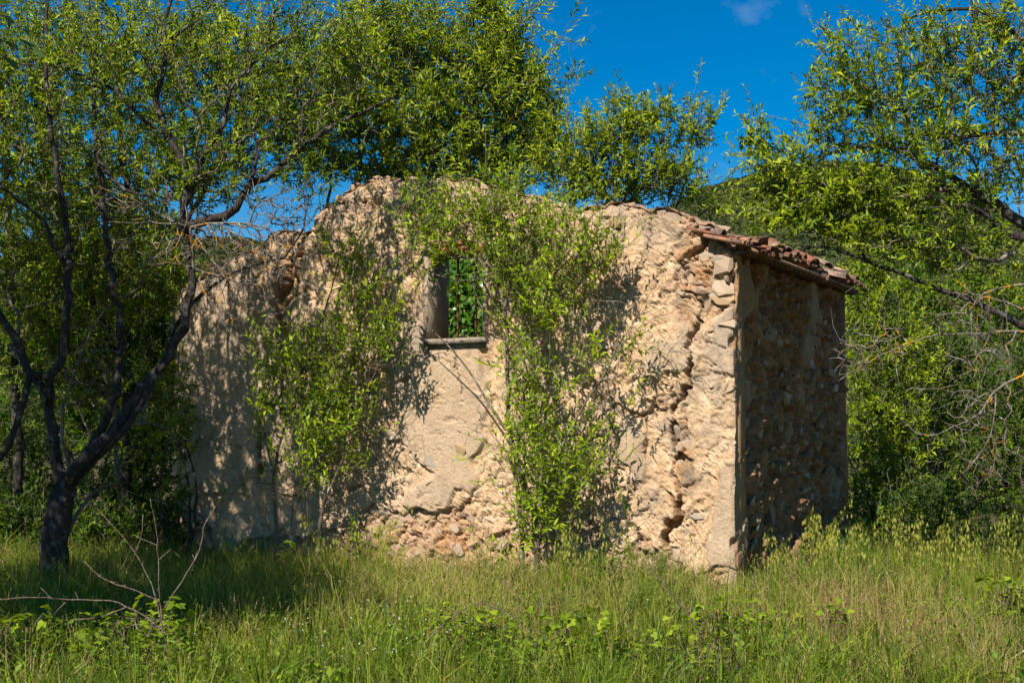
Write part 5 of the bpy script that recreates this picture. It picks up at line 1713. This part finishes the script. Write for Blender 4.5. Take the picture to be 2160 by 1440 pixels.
def bramble(px, Y, rx, ry, h, n, seed, label, ncane=5, size=(0.035, 0.06), group='brambles in the meadow'):
    r_ = np.random.default_rng(seed)
    base = ground_at(px, Y)
    root = thing('bramble', base, label, 'bramble', group)
    canes = []
    for k in range(ncane):
        g = Geo()
        a_ = r_.uniform(0, 6.28)
        e = np.array([math.cos(a_) * rx, math.sin(a_) * ry, 0]) * r_.uniform(0.6, 1.0)
        s_ = np.array([r_.normal(0, 0.1) * rx, r_.normal(0, 0.1), -0.03])
        P = np.array([s_ + (e - s_) * t + np.array([0, 0, h * 4.3 * t * (1 - t) * r_.uniform(0.85, 1.15)]) + r_.normal(size=3) * 0.008 for t in np.linspace(0, 0.95, 9)])
        g.tube(P, np.linspace(0.005, 0.0025, 9), 4, cap=False)
        obj('cane', g.mesh('cane', True), MAT['cane'], root)
        canes.append(P)
    for k in range(n):
        P = canes[r_.integers(ncane)]
        t = r_.uniform(1, 8); i = int(t)
        p = P[i] + (P[min(i + 1, 8)] - P[i]) * (t - i) + r_.normal(size=3) * np.array([0.06, 0.06, 0.04]) * (1 + rx)
        p[2] = max(p[2] + 0.05, 0.09)
        o = obj('leaf', BLEAF[r_.integers(5)], None, root)
        e = Matrix.Rotation(r_.uniform(0, 6.28), 4, 'Z') @ Matrix.Rotation(r_.normal(0.05, 0.35), 4, 'Y') @ Matrix.Rotation(r_.normal(0, 0.35), 4, 'X')
        o.matrix_local = Matrix.Translation(Vector(p)) @ e @ Matrix.Scale(r_.uniform(*size), 4)


for px, Yb, rx, ry, h, n, sd, lab, sz in BRAMBLES:
    bramble(px, Yb, rx, ry, h, n, sd, lab, size=sz, ncane=7)


# --- dry stems
def stems(name, base, label, cat, lines, r0, seed, mat='cane', buds=0):
    r_ = np.random.default_rng(seed)
    root = thing(name, base, label, cat)
    for k, (P, ra, rb) in enumerate(lines):
        g = Geo()
        C_ = catmull(P, 0.05)
        C_ = C_ + r_.normal(size=C_.shape) * 0.0022
        R = np.linspace(ra, rb, len(C_)) * (1 + 0.25 * (np.arange(len(C_)) % 5 == 0))
        g.tube(C_, R, 5)
        for q in range(buds if len(C_) > 10 else 0):
            i = r_.integers(len(C_) // 3, len(C_) - 1)
            d = nrm(r_.normal(size=3) + np.array([0, 0, 0.4]))
            L = r_.uniform(0.012, 0.07)
            g.tube([C_[i], C_[i] + d * L * 0.6, C_[i] + d * L], [R[i] * 0.7, R[i] * 0.6, 0.0015], 4)
        obj('stem', g.mesh('stem', True, base), MAT[mat], root)
    return root


b0 = ground_at(368, 9.4)
LN = [
    ([b0 - [0, 0, 0.05]] + list(pts(9.4, (366, 1430), (347, 1350), (337, 1262), (334, 1193), (330, 1120), (317, 1050))), 0.006, 0.002),
    ([b0 - [0.02, 0, 0.05]] + list(pts(9.35, (356, 1425), (342, 1330), (330, 1262), (300, 1192), (274, 1150), (230, 1100), (190, 1062), (152, 1042), (126, 1021))), 0.0052, 0.002),
    (list(pts(9.4, (348, 1280), (400, 1200), (424, 1150), (430, 1110), (455, 1068))), 0.006, 0.003),
    (list(pts(9.4, (349, 1335), (310, 1302), (265, 1278), (232, 1266), (150, 1264), (80, 1259), (-15, 1264))), 0.006, 0.003),
    (list(pts(9.4, (338, 1268), (290, 1246), (232, 1226), (196, 1202), (176, 1182))), 0.005, 0.003),
    (list(pts(9.4, (268, 1279), (212, 1300), (150, 1306))), 0.005, 0.003),
    (list(pts(9.4, (138, 1270), (110, 1298)), ), 0.004, 0.002), (list(pts(9.4, (105, 1260), (85, 1238))), 0.004, 0.002),
    (list(pts(9.4, (333, 1150), (285, 1128))), 0.004, 0.002), (list(pts(9.4, (334, 1182), (360, 1158))), 0.004, 0.002),
    (list(pts(9.4, (285, 1170), (300, 1120), (302, 1085))), 0.004, 0.002),
]
stems('dead_weed', b0, 'tall dry branching stem with side twigs in the left foreground', 'dry stem', LN, 0.01, 120, buds=5)
b0 = at(893, 1372, 9.9); b0[2] = 0
stems('dry_cane', b0, 'arching dry brown cane over the brambles in the middle', 'dry cane', [([b0 + [0, 0, 0.0]] + list(pts(9.9, (893, 1368), (930, 1320), (985, 1280), (1025, 1274), (1080, 1300), (1112, 1332), (1150, 1390), (1160, 1420))), 0.0055, 0.0035)], 0.006, 121, buds=2)
b0 = ground_at(1500, 10.3)
stems('dry_cane', b0, 'pale straight dry cane leaning left before the near corner of the house', 'dry cane', [([b0 - [0, 0, 0.03]] + list(pts(10.3, (1488, 1350), (1442, 1282), (1396, 1226), (1360, 1174))), 0.0075, 0.003), (list(pts(10.3, (1455, 1300), (1460, 1255))), 0.004, 0.002)], 0.006, 122)
b0 = ground_at(1100, 11.6)
stems('straw_stalk', b0, 'pair of golden straw stalks leaning left below the slender young almond', 'straw', [([b0] + list(pts(11.6, (1092, 1258), (1060, 1228), (1012, 1184))), 0.004, 0.002), ([b0 + [0.03, 0, 0]] + list(pts(11.6, (1096, 1262), (1066, 1226), (1022, 1186))), 0.004, 0.002)], 0.004, 123, 'cane')
b0 = ground_at(290, 9.7)
stems('dry_cane', b0, 'low hooped dry bramble cane behind the tall dry stem', 'dry cane', [(list(pts(9.7, (205, 1390), (240, 1345), (280, 1318), (320, 1318), (350, 1335))), 0.005, 0.003), (list(pts(9.7, (286, 1290), (300, 1330), (330, 1360))), 0.004, 0.002)], 0.006, 124)

# --- small broadleaf saplings and herbs
def herb(px, Y, h, rad, n, seed, label, size, mat, name='sapling', cat='sapling', wr=0.3, nst=4, droop=0.2):
    r_ = np.random.default_rng(seed)
    base = ground_at(px, Y)
    root = thing(name, base, label, cat)
    g = Geo(); PP = []
    for k in range(nst):
        e = np.array([r_.normal(0, rad * 0.6), r_.normal(0, rad * 0.5), h * r_.uniform(0.75, 1.05)])
        s_ = np.array([r_.normal(0, 0.03), r_.normal(0, 0.03), -0.03])
        P = np.array([s_ + (e - s_) * t + np.array([0, 0, 0.0]) + r_.normal(size=3) * 0.008 for t in np.linspace(0, 1, 8)])
        g.tube(P, np.linspace(0.006, 0.002, 8), 4, cap=False); PP.append(P)
    obj('stem', g.mesh('stem', True), MAT['twig'], root)
    PP = np.array(PP)
    si = r_.integers(nst, size=n); t = r_.uniform(1.5, 6.99, n); i = t.astype(int)
    P = PP[si, i] + (PP[si, i + 1] - PP[si, i]) * (t - i)[:, None]
    a_ = r_.uniform(0, 6.28, n)
    D = nrm(np.stack([np.cos(a_), np.sin(a_), r_.normal(0.15 - droop, 0.35, n)], 1))
    L = r_.uniform(*size, n)
    V, T, q = leaf_geo(P, D, nrm(np.array([0, -0.3, 1.0]) + r_.normal(size=(n, 3)) * 0.3), L, L * wr, 0.15, 0.2, True)
    obj('foliage', tri_mesh('foliage', V, T, {'var': np.repeat(np.clip(r_.normal(0.5, 0.2, n), 0, 1), q)}), MAT[mat], root)


herb(1280, 13.3, 0.62, 0.2, 130, 130, 'leafy green sapling at the wall foot between young almond and crack', (0.08, 0.13), 'ivy', wr=0.34)
herb(756, 15.2, 0.95, 0.16, 90, 131, 'small dark sapling against the crumbling wall foot', (0.07, 0.11), 'weed', wr=0.4)
herb(612, 14.7, 0.62, 0.14, 70, 132, 'broad-leaved sapling at the stems of the bushy young almond', (0.07, 0.12), 'bramble', wr=0.42)
herb(384, 10.0, 0.48, 0.06, 26, 133, 'pale mint stalk with flower spike beside the dry branching stem', (0.05, 0.08), 'bramble', 'mint', 'herb', 0.5, 1)
herb(446, 9.9, 0.40, 0.06, 22, 134, 'second pale mint stalk with flower spike further from the dry stem', (0.05, 0.08), 'bramble', 'mint', 'herb', 0.5, 1)
herb(116, 9.9, 0.40, 0.06, 24, 135, 'pale mint stalk above the bramble in the bottom left corner', (0.05, 0.075), 'bramble', 'mint', 'herb', 0.5, 1)
for o in [x for x in COL.objects if x.name.startswith('mint')]:
    r_ = np.random.default_rng(136)
    h = max(v.co.z for v in o.children[0].data.vertices)
    tipv = max(o.children[0].data.vertices, key=lambda v: v.co.z).co
    n = 60
    P = np.stack([tipv.x + r_.normal(0, 0.006, n), tipv.y + r_.normal(0, 0.006, n), h + r_.uniform(-0.05, 0.06, n)], 1)
    V, T, q = leaf_geo(P, nrm(r_.normal(size=(n, 3)) + [0, 0, 0.5]), nrm(r_.normal(size=(n, 3))), r_.uniform(0.01, 0.02, n), r_.uniform(0.007, 0.011, n), 0.0, 0.1)
    obj('flower_spike', tri_mesh('flower_spike', V, T, {'var': np.full(len(V), 0.56)}), MAT['grass'], o)


def fennel(px, Y, h, rad, seed, label):
    r_ = np.random.default_rng(seed)
    base = ground_at(px, Y)
    root = thing('fennel', base, label, 'fennel')
    g = Geo()
    st = []
    for k in range(9):
        e = np.array([r_.normal(0, rad * 0.7), r_.normal(0, rad * 0.5), h * r_.uniform(0.55, 1.0)])
        P = np.array([e * t + r_.normal(size=3) * 0.006 for t in np.linspace(0, 1, 7)])
        g.tube(P, np.linspace(0.005, 0.0015, 7), 3, 0.4, cap=False); st.append(P)
    obj('stem', g.mesh('stem', True), MAT['fennel'], root)
    n = 2600
    st = np.array(st); si = r_.integers(9, size=n); t = r_.uniform(1.5, 5.99, n); i = t.astype(int)
    P = st[si, i] + (st[si, i + 1] - st[si, i]) * (t - i)[:, None] + r_.normal(size=(n, 3)) * 0.045
    V, T, q = leaf_geo(P, nrm(r_.normal(size=(n, 3)) + [0, 0, 0.4]), nrm(r_.normal(size=(n, 3))), r_.uniform(0.03, 0.07, n), np.full(n, 0.0032), 0.05, 0.1)
    obj('fronds', tri_mesh('fronds', V, T, {'var': np.repeat(np.clip(r_.normal(0.5, 0.2, n), 0, 1), q)}), MAT['fennel'], root)


fennel(1375, 13.2, 0.62, 0.2, 140, 'feathery fennel tuft before the foot of the wall crack')
fennel(1350, 12.2, 0.40, 0.15, 141, 'lower feathery fennel tuft in the grass before the taller one')
fennel(1795, 15.2, 0.72, 0.18, 142, 'feathery fennel beside the far foot of the side wall')
fennel(1845, 13.9, 0.45, 0.22, 143, 'fine fennel tuft among the wild oats right of the house')

# --- pink valerian on the broken wall top at the left
for k, (px, py, lab) in enumerate(((478, 512, 'pink flowering valerian on the broken wall top behind the dead branches'), (404, 522, 'second pink valerian farther left on the wall top'))):
    u, z = wall_uz(px, py)
    bp = A + TW * u + SW * 0.2 + zl * (topf(u) - 0.03)
    root = thing('valerian', bp, lab, 'flower')
    r_ = np.random.default_rng(150 + k)
    g = Geo(); tips = []
    for q in range(6):
        e = np.array([r_.normal(0, 0.1), r_.normal(0, 0.05), r_.uniform(0.15, 0.28)])
        g.tube([np.zeros(3), e * 0.5 + [0.01, 0, 0], e], [0.004, 0.003, 0.002], 4); tips.append(e)
    obj('stem', g.mesh('stem'), MAT['weed'], root)
    tips = np.array(tips)
    for nm, n, sp_, ml, sz, off in (('flowers', 130, 0.025, 'petal', (0.014, 0.024), 0.0), ('foliage', 60, 0.05, 'weed', (0.04, 0.07), -0.09)):
        P = tips[r_.integers(6, size=n)] + r_.normal(size=(n, 3)) * sp_ + [0, 0, off]
        L = r_.uniform(*sz, n)
        V, T, q = leaf_geo(P, nrm(r_.normal(size=(n, 3))), nrm(r_.normal(size=(n, 3)) + [0, -0.5, 0.5]), L, L * 0.55, 0.05, 0.1)
        obj(nm, tri_mesh(nm, V, T, {'var': np.repeat(r_.random(n), q)}), MAT[ml], root)

# ------------------------------------------------------------------ far things
# lattice pylon on the slope
Yp = 330.0
xp = (1882 - 1080) / F * Yp
zb = float(hill_z(np.array(xp), np.array(Yp)))
zt = at(1882, 545, Yp)[2]
root = thing('pylon', (xp, Yp, zb), 'grey steel lattice power pylon on the hillside beyond the house', 'pylon')
lev = np.linspace(0, 1, 13)
hw = lambda f: 2.6 + (0.75 - 2.6) * f
Hp = zt - zb
for sx, sy in ((-1, -1), (1, -1), (1, 1), (-1, 1)):
    g = Geo(); g.tube([(sx * hw(f), sy * hw(f), Hp * f) for f in lev], 0.11, 4); obj('leg', g.mesh('leg'), MAT['steel'], root)
for face in range(4):
    g = Geo()
    c4 = [(-1, -1), (1, -1), (1, 1), (-1, 1)]
    a_, b_ = c4[face], c4[(face + 1) % 4]
    for i in range(12):
        f0, f1 = lev[i], lev[i + 1]
        pa = lambda c_, f: np.array([c_[0] * hw(f), c_[1] * hw(f), Hp * f])
        g.tube([pa(a_, f0), pa(b_, f1)], 0.06, 3); g.tube([pa(b_, f0), pa(a_, f1)], 0.06, 3); g.tube([pa(a_, f1), pa(b_, f1)], 0.06, 3)
    obj('bracing', g.mesh('bracing'), MAT['steel'], root)
for f in (0.82, 0.91, 1.0):
    g = Geo(); g.tube([(-4.2, 0, Hp * f), (0, 0, Hp * f + 0.5), (4.2, 0, Hp * f)], 0.09, 4); g.tube([(-4.2, 0, Hp * f), (0, 0, Hp * f - 0.2), (4.2, 0, Hp * f)], 0.07, 4)
    obj('crossarm', g.mesh('crossarm'), MAT['steel'], root)

# pines on the skyline
for k, (px, py, hpx, lab) in enumerate(((1515, 404, 30, 'taller lone pine on the crest left of the almond branches'), (1549, 399, 17, 'smaller rounded pine beside the lone pine on the crest'), (1576, 394, 14, 'lowest rounded pine on the crest, nearest to the almond branches'))):
    s_ = HD / F
    x = (px - 1080) / F * HD
    z = float(hill_z(np.array(x), np.array(HD)))
    root = thing('pine_tree', (x, HD, z), lab, 'tree')
    r_ = np.random.default_rng(160 + k)
    h = hpx * s_
    g = Geo(); g.tube([(0, 0, -1), (0.1, 0, h * 0.5), (0, 0, h * 0.9)], [0.25, 0.2, 0.08], 5); obj('trunk', g.mesh('trunk', True), MAT['bark'], root)
    n = 16
    C = np.stack([r_.normal(0, h * 0.2, n), r_.normal(0, h * 0.2, n), h * r_.uniform(0.35, 1.0, n)], 1)
    V, T = clump_cloud(C, np.full(n, h * 0.2), 40, 0.3, r_)
    obj('crown', tri_mesh('crown', V, T, {'var': np.clip(r_.normal(0.25, 0.15, len(V)), 0, 1)}), MAT['wood'], root)
